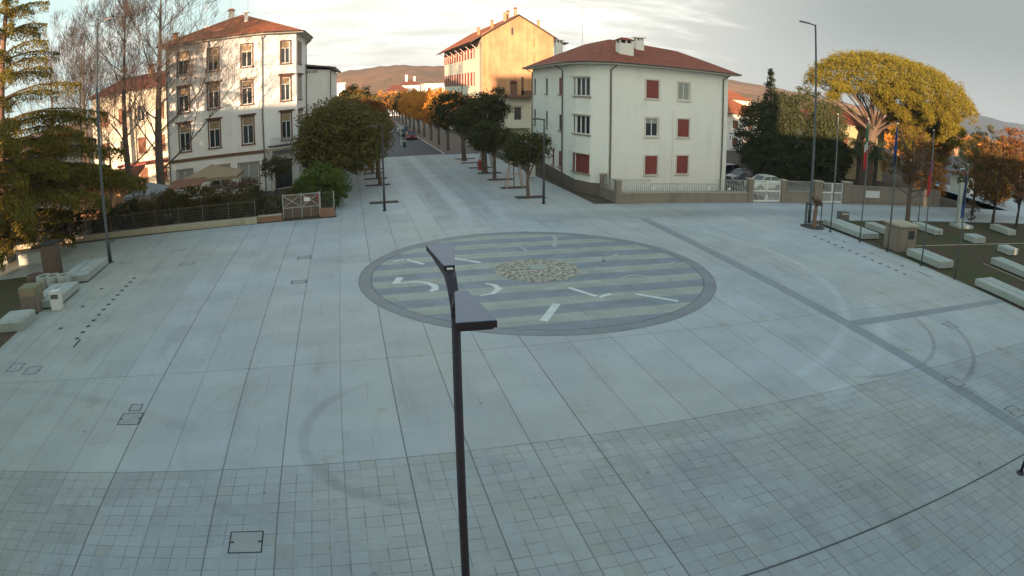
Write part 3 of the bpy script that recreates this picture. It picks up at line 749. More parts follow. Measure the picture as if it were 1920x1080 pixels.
# ---------------- low pink wing far left
T = thing('long_house', 'long lower pinkish house with brown tiled roof and brown shutters behind the bare trees', 'house', (-25, 80, 0))
q = [(-31.5, 75), (-18.9, 75), (-19.2, 86), (-31.5, 86)]
cw = [(1.2+2.5*k, 2.3+2.5*k, z_, z_+1.9) for k in range(5) for z_ in (1.0, 4.6, 8.4)]
wl = MB()
for i in range(4): wall_edge(wl, q[i], q[(i+1) % 4], 0, 12.0, cw if i == 0 else [], 'cream')
wl.build('wall', 'cream', T)
for k, e in enumerate(cw): window(T, q[0], q[1], *e, style='two', shut='brown_shutter' if (k*7) % 4 else None, blind=0)
ra, rb = [-29.0, 80.5, 14.2], [-18.9, 80.5, 14.4]
hip_roof(T, q, 12.0, 0.6, [[rb, ra], [rb], [ra, rb], [ra]], 'roof2')
chimney(T, -24.5, 79.0, 13.2, 14.9, .7, .5, True, 'peach'); chimney(T, -22.2, 79.6, 13.3, 15.0, .9, .5, True, 'peach'); chimney(T, -20.0, 78.5, 13.0, 14.6, .5, .5, False, 'white2')
F = frame_fn(q[0], q[1]); b = MB(); b.box(4, 12.5, .003, 2.2, 3.4, 3.65, None, F); b.box(4.2, 4.4, 1.9, 2.1, 0, 3.4, None, F); b.box(11.9, 12.1, 1.9, 2.1, 0, 3.4, None, F); b.build('veranda', 'red_shutter', T)
pipe(T, [F(6.0, .5, 12), F(6.0, .1, 11.6), F(6.0, .1, 0)], .06)

# ---------------- white three-storey house right of the street
T = thing('white_house', 'white three storey house with rounded corner, red roof and brown plinth', 'house', (27, 60, 0))
P = [(20.8, 73), (19.5, 58.2), (19.2, 54.0), (19.8, 51.9), (21.0, 50.9), (34.3, 53.4), (35.2, 66.0), (33, 74)]
rr = [(1.45, 3.0), (4.85, 6.6), (8.4, 10.05)]
W0 = [(s, s+1.0, a, c) for s in (0.9, 7.1) for a, c in rr[1:]] + [(10.4, 11.3, 1.3, 3.0), (13.1, 14.1, 1.45, 3.0), (13.1, 14.1, 4.95, 6.5), (13.1, 14.1, 8.45, 10.05)]
W4 = [(s, s+1.35, a, c) for s in (3.8, 7.35) for a, c in ((1.75, 3.38), (5.1, 6.72), (8.45, 10.06))]
W2 = [(0.12, 2.05, a, c) for a, c in ((1.75, 3.38), (5.1, 6.72), (8.4, 10.02))]
WB = [(3.55, 4.15, a, c) for a, c in ((1.75, 3.38), (5.1, 6.72), (8.4, 10.02))]
L = [W0, WB, W2, [], W4, [], [], []]
wl = MB()
for i in range(8): wall_edge(wl, P[i], P[(i+1) % 8], 1.05 if i < 4 else 0.0, 11.15, L[i], 'white2')
wl.build('wall', 'white2', T)
b = MB(); Q = eave_offset(P, .04); Q = Q[:5] + [P[4]]
for i in range(4): b.poly([(*Q[i], 0), (*Q[i+1], 0), (*Q[i+1], 1.05), (*Q[i], 1.05)]); b.poly([(*Q[i], 1.05), (*Q[i+1], 1.05), (*P[i+1], 1.06), (*P[i], 1.06)])
b.build('plinth', 'plinth', T)
for k, e in enumerate(W0): window(T, P[0], P[1], *e, style='two', surround=None, sill=True, shut={7: 'red_shutter', 4: 'red_shutter', 5: 'red_shutter'}.get(k), blind=0.0, frame='pipe')
for k, e in enumerate(WB): window(T, P[1], P[2], *e, style='one', surround=None, shut='red_shutter' if k == 0 else None, depth=.10, frame='frame')
for k, e in enumerate(W2): window(T, P[2], P[3], *e, style='three', surround=None, shut='red_shutter' if k == 0 else None, blind=0.0, depth=.12)
for k, e in enumerate(W4): window(T, P[4], P[5], *e, style='two', surround='light_trim', shut=[ 'red_shutter', None, 'red_shutter', 'red_shutter', 'red_shutter', None][k], blind=[0, .3, 0, 0, 0, 1.0][k], blindm='grey_blind')
F1 = frame_fn(P[1], P[2]); F2 = frame_fn(P[2], P[3])
b = MB()
for h in (3.42, 6.76, 10.06): b.box(3.3, 4.22, .003, .28, h, h+.09, None, F1); b.box(0.0, 2.2, .003, .28, h, h+.09, None, F2)
b.build('window_canopy', 'light_trim', T)
# ridges and hips of the roof
r1, r2 = [25.0, 60.5, 14.15], [33.0, 61.5, 13.6]; r0 = [24.6, 66.5, 13.9]
hip_roof(T, P, 11.15, 0.95, [[r1, r0], [r1], [r1], [r1], [r2, r1], [r2], [r0, r1, r2], [r0]], 'roof2', .25)
chimney(T, 23.9, 54.3, 11.4, 13.35, 1.35, .9, True, 'white2'); chimney(T, 27.0, 58.0, 12.6, 14.0, .8, .7, False, 'white2')
chimney(T, 23.4, 71.5, 12.0, 14.3, .8, .8, False, 'white2')
F0 = frame_fn(P[0], P[1]); F4 = frame_fn(P[4], P[5])
pipe(T, [F0(14.9, .8, 11.2), F0(14.8, .1, 10.7), F0(14.8, .1, 0)], .07); pipe(T, [F0(0.2, .8, 11.2), F0(0.2, .1, 10.8), F0(0.2, .1, 0)], .06, 'bark_red')
pipe(T, [F4(0.35, .8, 11.2), F4(0.15, .1, 10.7), F4(0.15, .1, 0)], .07); pipe(T, [F4(13.2, .8, 11.2), F4(12.85, .1, 10.7), F4(12.85, .1, 0)], .07)
pipe(T, [F4(6.82, .06, 7.5), F4(6.82, .06, 0.3)], .025, 'white2'); 
antenna(T, 24.2, 66.0, 13.9, 4.2, 1.6)
b = MB(); b.lathe((21.6, 64.0, 13.6), [(.02, 0), (.35, .1), (.42, .22), (.40, .23), (.02, .06)], 14); b.tube([(21.6, 64, 12.7), (21.6, 64, 13.65)], .03, 5); b.build('satellite_dish', 'steel', T)

# ---------------- tall house with ochre gable
T = thing('gabled_house', 'tall five storey house with bare ochre gable wall and red shutters facing the street', 'house', (28.8, 130, 0))
q = [(22.5, 152), (22.5, 110), (35.1, 110), (35.1, 152)]
wins = []
for zz_ in (14.55, 9.5, 5.2): 
    for k in range(12): wins.append((0.6+3.05*k, 1.9+3.05*k, zz_, zz_+2.35))
wl = MB()
for i in range(4): wall_edge(wl, q[i], q[(i+1) % 4], 0, 17.6, wins if i == 0 else [], 'cream' if i != 1 else 'peach')
wl.poly([(22.5, 110, 17.6), (35.1, 110, 17.6), (35.1, 110, 18.4), (28.8, 110, 21.9), (22.5, 110, 18.4)], 'peach'); wl.poly([(35.1, 152, 17.6), (22.5, 152, 17.6), (28.8, 152, 21.9)], 'cream')
wl.build('wall', 'cream', T)
FS = frame_fn(q[0], q[1])
for e in wins:
    o = window(T, q[0], q[1], *e, style='two', sill=False)
    for s0, s1 in ((e[0]-.62, e[0]+.02), (e[1]-.02, e[1]+.62)): MB().box(s0, s1, .004, .10, e[2]-.05, e[3]+.05, None, FS).build('shutter', 'red_shutter', o)
b = MB()
for sx in (-1, 1):
    e0 = (28.8+sx*8.3, 17.05); 
    pts = [(e0[0], 109.4, e0[1]), (e0[0], 153, e0[1]), (28.8, 153, 22.1), (28.8, 109.4, 22.1)]
    if sx > 0: pts = [pts[0], pts[1], pts[2], pts[3]]
    else: pts = [pts[1], pts[0], pts[3], pts[2]]
    roof_face(b, pts, 'roof'); b.poly([(p_[0], p_[1], p_[2]-.2) for p_ in reversed(pts)], 'copper', [(0, 0)]*4)
    b.poly([(e0[0], 109.4, e0[1]-.2), (28.8, 109.4, 21.9), (28.8, 109.4, 22.1), (e0[0], 109.4, e0[1])], 'copper', [(0, 0)]*4)
b.build('roof', 'roof', T)
b = MB(); FT = frame_fn(q[1], q[2])
for s, h, w in ((5.3, 18.35, .35), ): b.box(s-w/2, s+w/2, -.02, .02, h, h+1.3, None, FT)
b.build('gable_window', 'glass', T)
for s, h0, h1 in ((9.1, 16.2, 17.9), (9.15, 13.2, 15.3)): MB().box(s-.16, s+.16, .003, .03, h0, h1, None, FT).build('blocked_opening', 'rust_stain', T)
for s in (-0.3, ): pipe(T, [(22.2, 109.7, 17.2), (22.25, 109.85, 16.0), (22.25, 109.85, 0)], .09)
for k in range(7): y_ = 112+6*k; MB().tube([(22.45, y_, 15.6), (20.9, y_, 17.0)], .06, 5).build('eave_strut', 'light_trim', T)
pipe(T, [(20.7, 128, 17.0), (22.3, 128, 15.6), (22.3, 128, 0)], .08, 'pipe')
for x_, y_, h_ in ((27.0, 112, 22.6), (27.9, 113.5, 23.1), (28.7, 111.3, 23.4), (25.2, 114, 21.4), (23.6, 118, 20.4), (33.0, 112, 21.4)): chimney(T, x_, y_, h_-2.5, h_-.4, .42, .42, h_ > 22.9, 'peach')
antenna(T, 27.5, 120, 21.5, 3.5, 1.2)

# ---------------- small balcony house between them
T = thing('balcony_house', 'small cream house with one balcony between the gabled house and the white house', 'house', (24, 95, 0))
q = [(21.5, 105), (21.5, 90), (27.5, 90), (27.5, 105)]
wl = MB(); op = [(1.5, 2.5, 3.65, 6.2)]
for i in range(4): wall_edge(wl, q[i], q[(i+1) % 4], 0, 7.6, op if i == 1 else [], 'cream')
wl.build('wall', 'cream', T)
window(T, q[1], q[2], 1.5, 2.5, 3.65, 6.2, 'two', 'light_trim', False, 'light_trim', None, 0, .16, 'brown_frame', True)
F = frame_fn(q[1], q[2])
b = MB(); b.box(0.1, 3.7, .003, 1.2, 3.3, 3.5, None, F); b.box(0.1, 3.7, 1.1, 1.2, 3.5, 4.5, None, F); b.box(0.1, .2, .003, 1.1, 3.5, 4.5, None, F); b.box(3.6, 3.7, .003, 1.1, 3.5, 4.5, None, F); b.box(.1, .22, 1.02, 1.14, 4.5, 7.55, None, F); b.box(3.58, 3.7, 1.02, 1.14, 4.5, 7.55, None, F); b.build('balcony', 'cream', T)
b = MB(); b.box(21.1, 28, 88.6, 105.5, 7.62, 7.95); b.build('roof', 'brown_frame', T)
chimney(T, 23.3, 91.5, 7.95, 9.6, .9, .7, True, 'brown_frame'); b = MB(); b.box(24.6, 24.9, 92, 92.2, 7.95, 10.6); b.box(24.6, 28, 92, 92.2, 7.95, 8.6); b.build('terrace_wall', 'brown_frame', T)
b = MB(); b.box(20.6, 20.85, 73.3, 108, 0, 2.3); b.box(20.5, 20.95, 73.3, 108, 2.3, 2.42)
tag(b.build('boundary_wall', 'grey_plaster'), 'long pale garden wall along the right pavement behind the street trees', 'wall')

# ---------------- unseen blocks added behind the camera, heights and gaps shaped to shade the square
def block(label, x0, x1, y0, y1, h):
    T = thing('shade_block', label, 'building', ((x0+x1)/2, (y0+y1)/2, 0))
    q = [(x1, y1), (x0, y1), (x0, y0), (x1, y0)]; L_ = x1-x0
    ops = [(2+3.4*k, 3.3+3.4*k, 1.2+3.1*r, 2.8+3.1*r) for k in range(int((L_-3)/3.4)) for r in range(int((h-1.2)/3.1))]
    wl = MB()
    for i in range(4): wall_edge(wl, q[i], q[(i+1) % 4], 0, h, ops if i == 0 else [], 'cream')
    wl.build('wall', 'cream', T); F = frame_fn(q[0], q[1])
    for e in ops: MB().box(e[0], e[1], -.15, -.12, e[2], e[3], None, F).build('window', 'glass', T)
    MB().box(x0-.5, x1+.5, y0-.5, y1+.5, h+.002, h+.35).build('roof', 'roof2', T)
block('cream six storey block added for shade behind the lamp post side of the square', -31, 6.5, -18, -4.2, 24.0)
block('cream four storey block added for shade left of the six storey one behind the square', -48, -31.6, -20, -5, 16.2)
block('cream low block added for shade at the right behind the square', 7.1, 27, -18, -5, 12.5)
block('cream low block added for shade beyond the gap at the far right behind the square', 33.5, 75, -18, -5, 12.0)

# ================================================================ WALLS, FENCES, GATES
def rail_panel(x0, x1, y, z0, z1, pitch=0.16, r=0.018, loop=False):
    b = MB(); b.box(x0, x1, y-.02, y+.02, z1-.05, z1); b.box(x0, x1, y-.02, y+.02, z0, z0+.05)
    n = int((x1-x0)/pitch)
    for k in range(n+1):
        x_ = x0+(x1-x0)*k/n; b.box(x_-r, x_+r, y-r, y+r, z0+.05, z1-.05)
        if loop and k % 2 == 0 and k < n:
            xm = x_+(x1-x0)/n; b.tube([(x_, y-.03, z0+.35), (x_+.03, y-.03, z0+.16), ((x_+xm)/2, y-.03, z0+.09), (xm-.03, y-.03, z0+.16), (xm, y-.03, z0+.35)], .016, 4)
    return b
def pillar(T, x0, x1, y0, y1, h, m='wallstone', cap=True):
    b = MB(); b.box(x0, x1, y0, y1, 0, h); o = b.build('pillar', m, T)
    if cap: MB().box(x0-.06, x1+.06, y0-.06, y1+.06, h+.002, h+.10).build('pillar_cap', 'kerb', o)
    return o
YF = 47.4
T = thing('garden_fence', 'low brown stone wall with curled pale iron railing in front of the white house', 'fence', (27, YF, 0))
b = MB(); b.box(20.75, 33.0, YF, YF+.3, 0, .82); b.build('low_wall', 'wallstone', T)
MB().box(20.78, 32.98, YF-.05, YF+.35, .822, .90).build('coping', 'kerb', T)
pillar(T, 20.3, 20.75, YF-.05, YF+.4, 1.85); 
for x0, x1, z1 in ((20.78, 23.35, 1.92), (23.37, 29.75, 1.60), (29.77, 32.95, 1.97)):
    rail_panel(x0, x1, YF+.15, .95, z1, .17, .018, True).build('railing', 'steel', T)
for x_ in (23.6, 26.2, 28.9, 31.0): MB().box(x_-.12, x_+.12, YF+.08, YF+.10, 1.10, 1.30).build('plate', 'board', T)
b = MB(); b.box(20.4, 20.7, YF+.41, 50.6, 0, .8); b.box(20.35, 20.75, YF+.41, 50.6, .802, .88); b.build('low_wall', 'wallstone', T)
b = MB()
for k in range(16): b.box(20.53, 20.57, YF+.6+k*.19, YF+.64+k*.19, .88, 1.75)
b.box(20.52, 20.58, YF+.42, 50.7, 1.75, 1.80); b.build('railing', 'steel', T)
pillar(T, 20.3, 20.8, 50.62, 50.9, 1.9)

T = thing('garden_wall', 'brown garden wall with pillars and iron railing right of the double gates', 'wall', (45, YF, 0))
b = MB(); b.box(37.35, 40.9, YF, YF+.3, 0, .95); b.box(37.35, 40.9, YF-.04, YF+.34, .952, 1.02); b.build('low_wall', 'wallstone', T)
rail_panel(37.4, 40.85, YF+.15, 1.05, 2.02, .15).build('railing', 'steel', T)
for x0, x1, h in ((33.02, 33.55, 2.05), (36.85, 37.33, 2.02), (40.92, 42.0, 2.05), (45.0, 46.1, 2.1)): pillar(T, x0, x1, YF-.05, YF+.45, h)
b = MB(); b.box(46.12, 62.0, YF+.05, YF+.4, 0, 1.75); b.box(46.12, 62.0, YF+.0, YF+.45, 1.752, 1.85); b.box(46.12, 62, YF-.02, YF+.049, .3, .38); b.build('solid_wall', 'wallstone', T)
tag(MB().box(48.3, 50.5, YF-.03, YF+.02, .70, 1.42).build('notice_board', 'board'), 'white blank board fixed on the brown garden wall behind the flagpoles', 'sign')
def gate(x0, x1, label):
    T = thing('double_gate', label, 'gate', ((x0+x1)/2, YF, 0)); xm = (x0+x1)/2
    for a, c in ((x0, xm-.02), (xm+.02, x1)):
        b = MB(); y = YF+.2
        b.box(a, a+.08, y-.03, y+.03, .06, 1.98); b.box(c-.08, c, y-.03, y+.03, .06, 1.98)
        for z0, z1 in ((.06, .20), (.98, 1.10), (1.92, 1.98)): b.box(a+.08, c-.08, y-.028, y+.028, z0, z1)
        n = int((c-a)/.14)
        for k in range(1, n): xx = a+(c-a)*k/n; b.box(xx-.015, xx+.015, y-.012, y+.012, .20, 1.92)
        b.build('gate_leaf', 'frame', T)
    MB().box(xm-.08, xm+.14, YF+.12, YF+.165, .75, 1.0).build('lock_box', 'steel', T)
gate(33.6, 36.8, 'white iron double gate in front of the parked white car'); gate(42.05, 44.95, 'white iron double gate right of the tall right lamp post, next to the flagpoles')

T = thing('kerb_wall', 'long low pale stone wall below the hedge on the left of the square', 'wall', (-15, 48.5, 0))
b = MB(); b.hexa([(-17.0, 48.2, 0), (-7.0, 47.7, 0), (-7.0, 48.05, 0), (-17.0, 48.6, 0)], [(-17.0, 48.2, .42), (-7.0, 47.7, .5), (-7.0, 48.05, .5), (-17.0, 48.6, .42)])
b.hexa([(-34.0, 48.9, 0), (-17.002, 48.2, 0), (-17.002, 48.6, 0), (-34.0, 49.3, 0)], [(-34.0, 48.9, .36), (-17.002, 48.2, .42), (-17.002, 48.6, .42), (-34.0, 49.3, .36)])
b.build('wall', 'kerb', T)
T = thing('brick_wall', 'short patched brick wall between the pale kerb wall and the cross braced gate', 'wall', (-6, 48, 0))
b = MB(); b.box(-6.97, -5.1, 48.0, 48.3, 0, .42); b.build('wall', 'brick', T); MB().box(-6.97, -5.1, 47.97, 48.33, .422, .5).build('coping', 'kerb', T)
T = thing('mesh_fence', 'low wire mesh fence with thin posts in front of the hedge', 'fence', (-15, 48.5, 0))
def mesh_panel(P, Q, z0, z1):
    F = frame_fn(P, Q); L_ = math.dist(P, Q); b = MB(); b.box(0, L_, -.012, .012, z1-.03, z1, None, F); b.box(0, L_, -.012, .012, z0, z0+.03, None, F)
    n = int(L_/.2)
    for k in range(1, n): b.box(L_*k/n-.006, L_*k/n+.006, -.006, .006, z0+.03, z1-.03, None, F)
    for k in range(1, int((z1-z0)/.2)): b.box(0, L_, -.0055, .0055, z0+k*.2-.006, z0+k*.2+.006, None, F)
    return b
fp_ = [(-23.5, 48.7), (-21.4, 48.62), (-19.4, 48.54), (-17.3, 48.45), (-15.3, 48.35), (-13.3, 48.25), (-11.3, 48.15), (-9.2, 48.02), (-7.1, 47.9)]
for a, c in zip(fp_, fp_[1:]): mesh_panel(a, c, .48, 1.65).build('mesh_panel', 'pipe', T)
for a in fp_: MB().tube([(a[0], a[1], .38), (a[0], a[1], 1.75)], .035, 6).build('post', 'pipe', T)
T = thing('cross_braced_gate', 'rusty double gate with cross braces and a small white sign left of the street', 'gate', (-3.6, 48.3, 0))
for a, c in ((-5.0, -3.62), (-3.58, -2.25)):
    b = MB()
    for x_ in (a, c): b.box(x_-.035, x_+.035, 48.27, 48.33, .05, 1.9)
    for z_ in (.85, 1.80): b.box(a, c, 48.28, 48.32, z_-.03, z_+.03)
    b.tube([(a, 48.30, .88), (c, 48.30, 1.78)], .022, 5); b.tube([(a, 48.30, 1.78), (c, 48.30, .88)], .022, 5)
    b.box((a+c)/2-.02, (a+c)/2+.02, 48.28, 48.32, .1, .82)
    b.build('gate_leaf', 'steel', T)
    q = MB(); q.box(a+.04, c-.04, 48.34, 48.35, .1, 1.75); q.build('dark_backing', 'bark', T)
MB().box(-3.4, -2.95, 48.24, 48.26, 1.25, 1.55).build('sign_plate', 'board', T)
MB().box(-2.42, -2.28, 48.25, 48.27, 1.2, 1.75).build('warning_strip', 'red_shutter', T)
T = thing('fence_panel', 'single mesh panel on a brick footing right of the cross braced gate', 'fence', (-1.6, 48.3, 0))
MB().box(-2.2, -1.15, 48.15, 48.45, 0, .62).build('footing', 'brick', T); mesh_panel((-2.2, 48.3), (-1.15, 48.3), .7, 1.8).build('mesh_panel', 'pipe', T)
for x_ in (-2.18, -1.17): MB().tube([(x_, 48.3, .6), (x_, 48.3, 1.9)], .04, 6).build('post', 'steel', T)

# ================================================================ LAMPS AND POLES
def tall_lamp(x, y, h, arm, label, m='pole2', r=0.11):
    T = thing('street_lamp', label, 'street lamp', (x, y, 0))
    b = MB(); b.tube([(x, y, 0), (x, y, 1.6), (x, y, 1.62), (x, y, h)], [r*1.25, r*1.2, r, r*.62], 12); b.lathe((x, y, 0), [(r*2.2, 0), (r*2.2, .04), (r*1.3, .06)], 12)
    b.build('pole', m, T, True)
    e = (x+arm[0], y+arm[1], h+arm[2]); d = Vector(arm).normalized(); n_ = Vector((-d.y, d.x, 0)).normalized()
    b = MB(); b.tube([(x, y, h-.08), (x+arm[0]*.4, y+arm[1]*.4, h+arm[2]*.4)], .05, 6); b.build('arm', m, T)
    s = Vector((x, y, h))+Vector(arm)*.35; e = Vector(e); w = .17
    lo = [s-n_*w*.6, e-n_*w, e+n_*w, s+n_*w*.6]
    b = MB(); b.hexa([tuple(p_+Vector((0, 0, -.05))) for p_ in lo], [tuple(p_+Vector((0, 0, .05))) for p_ in lo]); b.build('lamp_head', m, T)
    b = MB(); b.hexa([tuple(p_*.0+(s+e)/2+(p_-(s+e)/2)*.8+Vector((0, 0, -.065))) for p_ in lo], [tuple((s+e)/2+(p_-(s+e)/2)*.8+Vector((0, 0, -.052))) for p_ in lo]); b.build('lens', 'lens', T)
    return T
T = tall_lamp(-16.3, 39.8, 15.6, (1.35, -.5, .12), 'very tall slim lamp post with one short arm on the left edge of the square')
MB().box(-16.2, -15.75, 39.72, 39.86, 1.35, 1.42).build('bracket', 'pole2', T)
tall_lamp(33.5, 39.2, 15.6, (-1.1, .7, .12), 'very tall slim lamp post with one short arm beside the propped young tree')
tall_lamp(14.7, 48.4, 6.6, (-.85, .15, .0), 'short dark lamp post with one arm at the right corner of the street', 'pole', .08)
tall_lamp(2.6, 48.9, 6.4, (-.85, .1, .0), 'short dark lamp post standing before the dark tree on the left of the street', 'pole', .08)

def twin_lamp(x, y, h, label, dirx, far=False):
    T = thing('twin_head_lamp', label, 'street lamp', (x, y, 0))
    b = MB(); b.tube([(x, y, 0), (x, y, h-.34)], [.058, .044], 16); b.lathe((x, y, 0), [(.16, 0), (.16, .03), (.065, .05)], 16); b.build('pole', 'pole', T, True)
    d = Vector(dirx).normalized(); n_ = Vector((-d.y, d.x, 0))
    for sgn in (1, -1):
        dd = d*sgn; up = Vector((0, 0, 1)); c = Vector((x, y, h-.36))
        up0 = .30 if sgn < 0 else .22
        P = [c, c+dd*.08+up*.16, c+dd*.26+up*.28, c+dd*.50+up*.335]; Wd_ = [.042, .044, .050, .058]; Tk = [.06, .075, .075, .05]
        b = MB()
        for p0, p1, w0, w1, t0, t1 in zip(P, P[1:], Wd_, Wd_[1:], Tk, Tk[1:]):
            b.hexa([tuple(p0-n_*w0-up*t0), tuple(p0+n_*w0-up*t0), tuple(p1+n_*w1-up*t1), tuple(p1-n_*w1-up*t1)],
                   [tuple(p0-n_*w0+up*t0*.2), tuple(p0+n_*w0+up*t0*.2), tuple(p1+n_*w1+up*t1*.2), tuple(p1-n_*w1+up*t1*.2)])
        # wedge hull under the head, deep at the arm and thin at the tip
        h0 = c+dd*.44+up*.31; h1 = c+dd*1.24+up*.325
        b.hexa([tuple(h0-n_*.035-up*.085), tuple(h0+n_*.035-up*.085), tuple(h1+n_*.13-up*.02), tuple(h1-n_*.13-up*.02)],
               [tuple(h0-n_*.05), tuple(h0+n_*.05), tuple(h1+n_*.15), tuple(h1-n_*.15)])
        b.build('arm', 'pole', T)
        q0 = c+dd*.42+up*.345; q1 = c+dd*1.27+up*.36; a0_, a1_ = .055, .16
        lo = [q0-n_*a0_, q1-n_*a1_, q1+n_*a1_, q0+n_*a0_]
        if sgn < 0: lo = [lo[3], lo[2], lo[1], lo[0]]
        if (lo[1]-lo[0]).cross(lo[2]-lo[1]).z < 0: lo = lo[::-1]
        b = MB(); b.hexa([tuple(p_+up*-.030) for p_ in lo], [tuple(p_+up*.020) for p_ in lo]); o = b.build('lamp_head', 'pole', T)
        c0 = sum(lo, Vector())/4
        tp = [c0+(p_-c0)*.985 for p_ in lo]
        b = MB(); b.hexa([tuple(p_+up*.0205) for p_ in tp], [tuple(p_+up*.027) for p_ in tp]); b.build('cover_plate', 'lamp_top', o)
    return T
T = twin_lamp(0.945, 5.93, 7.225, 'dark lamp post with two flat trapezoid heads standing closest to the viewer', (-.035, -.99, 0))
MB().box(.925, .985, 6.26, 6.31, 7.215, 7.225).build('label_plate', 'board', T)
twin_lamp(17.25, 7.35, 7.225, 'dark lamp post of which only the foot shows at the right edge of the view', (-.035, -.99, 0))

def flagpole(x, y, h, label, bands=None, r=.055, fl=2.3, w=.42, ang=200, grp=None):
    T = thing('flagpole', label, 'flagpole', (x, y, 0))
    MB().tube([(x, y, 0), (x, y, .5), (x, y, h)], [r*1.25, r, r*.6], 10).build('pole', 'pole2', T, True)
    MB().lathe((x, y, 0), [(.13, 0), (.13, .03), (.06, .06)], 12).build('base_plate', 'pole2', T)
    MB().lathe((x, y, h), [(.03, 0), (.055, .04), (.04, .1), (.005, .12)], 10).build('finial', 'steel', T)
    MB().tube([(x+.07, y, .9), (x+.06, y, h-.1)], .008, 4).build('halyard', 'board', T)
    if bands:
        top, cols = bands; nz, nx = 22, 10; a = math.radians(ang); b = MB(); V = {}
        for i in range(nz+1):
            t = i/nz; ww = w*(.30+.75*math.sin(min(1, t*1.15+.1)*math.pi*.62)); z_ = top-fl*t
            for j in range(nx+1):
                s = j/nx; fold = .07*math.sin(s*9+t*2.5)*(1-.3*s); rr = .05+ww*s*.75
                V[i, j] = (x+math.cos(a)*rr-math.sin(a)*fold, y+math.sin(a)*rr+math.cos(a)*fold, z_-.35*s*(1-t*.4))
        for i in range(nz):
            for j in range(nx):
                m_ = cols[min(len(cols)-1, int((i+.5)/nz*len(cols)))]
                b.poly([V[i, j], V[i+1, j], V[i+1, j+1], V[i, j+1]], m_)
        b.build('flag', cols[0], T)
    return T
for n_, c_ in (('flag_green', (.03, .16, .06)), ('flag_white', (.45, .45, .42)), ('flag_red', (.38, .03, .03)), ('flag_blue', (.035, .06, .20)), ('flag_navy', (.025, .035, .075)), ('flag_purple', (.13, .045, .11)), ('flag_yellow', (.45, .36, .05))):
    M[n_] = mat(n_.replace('_', ' '), c_, .8, 0, mottled(c_, .15, 3))
flagpole(33.25, 36.2, 8.7, 'bare flagpole without a flag, farthest left in the row by the lawn')
flagpole(33.65, 33.2, 8.72, 'flagpole with a limp green, white and red flag', (8.5, ['flag_green', 'flag_green', 'flag_white', 'flag_red', 'flag_red']), fl=3.2, w=.32, ang=185)
flagpole(34.0, 30.5, 8.75, 'flagpole with a dark blue flag hanging limp, third from the left in the row', (8.55, ['flag_blue', 'flag_blue', 'flag_navy']), fl=2.6, w=.26, ang=175, r=.075)
flagpole(33.95, 27.0, 8.75, 'flagpole with a purple and red flag hanging limp, second from the right in the row', (6.9, ['flag_purple', 'flag_red', 'flag_red']), fl=2.2, w=.34, ang=190)
flagpole(34.1, 23.9, 7.1, 'flagpole with a dark navy flag down at half height, rightmost and nearest in the row', (6.6, ['flag_navy', 'flag_navy', 'flag_blue']), fl=2.6, w=.36, ang=185)
flagpole(48.63, 39.8, 4.3, 'thin short bare pole beside the rust coloured tree at the back of the lawn')

# ================================================================ BENCHES, BINS, BLOCKS
def beveled_block(x0, x1, y0, y1, z0, z1, bv=.04):
    b = MB()
    b.hexa([(x0, y0, z0), (x1, y0, z0), (x1, y1, z0), (x0, y1, z0)], [(x0, y0, z1-bv), (x1, y0, z1-bv), (x1, y1, z1-bv), (x0, y1, z1-bv)])
    b.hexa([(x0, y0, z1-bv), (x1, y0, z1-bv), (x1, y1, z1-bv), (x0, y1, z1-bv)], [(x0+bv, y0+bv, z1), (x1-bv, y0+bv, z1), (x1-bv, y1-bv, z1), (x0+bv, y1-bv, z1)])
    return b
def bench(x0, x1, y0, y1, h, label, grp='concrete block benches', seam=True, z=0.0):
    T = thing('concrete_bench', label, 'bench', ((x0+x1)/2, (y0+y1)/2, 0), grp)
    beveled_block(x0, x1, y0, y1, z+.09, z+h).build('seat_block', 'concrete', T)
    MB().box(x0+.08, x1-.08, y0+.08, y1-.08, z, z+.09).build('base', 'iron', T)
    if seam: MB().box(x0+(x1-x0)*.42, x0+(x1-x0)*.42+.04, y0+.1, y1-.05, z+h+.001, z+h+.005).build('seat_groove', 'iron', T)
    else: MB().lathe(((x0+x1)/2, y0-.0, z+h*.55), [(.05, -.05), (.05, .05)], 10).build('socket', 'iron', T)
    return T
bench(34.35, 36.2, 33.6, 38.4, .5, 'long concrete block bench at the lawn edge between the first and second flagpoles')
bench(38.15, 39.2, 33.5, 37.2, .55, 'concrete block bench just behind the stone pedestal on the lawn')
bench(44.8, 46.1, 34.5, 37.4, .55, 'concrete block bench under the rust coloured tree on the lawn', seam=False)
bench(34.75, 36.5, 25.9, 29.2, .55, 'concrete block bench at the lawn edge between the fourth and fifth flagpoles')
bench(47.6, 49.6, 31.7, 33.0, .6, 'short concrete block bench in the middle of the right lawn, beyond the thin lawn kerb', seam=False)
bench(48.2, 50.0, 27.9, 29.3, .6, 'short concrete block bench on the right lawn, just this side of the thin lawn kerb', seam=False)
bench(42.3, 44.0, 19.5, 26.2, .55, 'very long concrete block bench on the right lawn running out of the view')
bench(58.3, 60.2, 34.3, 36.9, .6, 'concrete block bench at the foot of the far right tree', seam=False)
bench(34.5, 36.6, 15.5, 22.4, .5, 'longest concrete block bench on the lawn edge right of the last flagpole')
bench(41.0, 42.6, 16.9, 19.0, .6, 'short concrete block bench cut off by the right edge of the view', seam=False)
bench(-18.2, -16.25, 30.6, 33.9, .5, 'concrete block bench next to the white litter bin on the left', 'left concrete benches')
bench(-18.2, -16.25, 35.3, 39.3, .5, 'long concrete block bench ending at the tall left lamp post', 'left concrete benches')
o = beveled_block(-18.9, -17.1, 27.4, 29.2, 0, .55, .12).build('stone_block', 'concrete'); tag(o, 'pale sloping edged stone block at the left corner of the square', 'block')
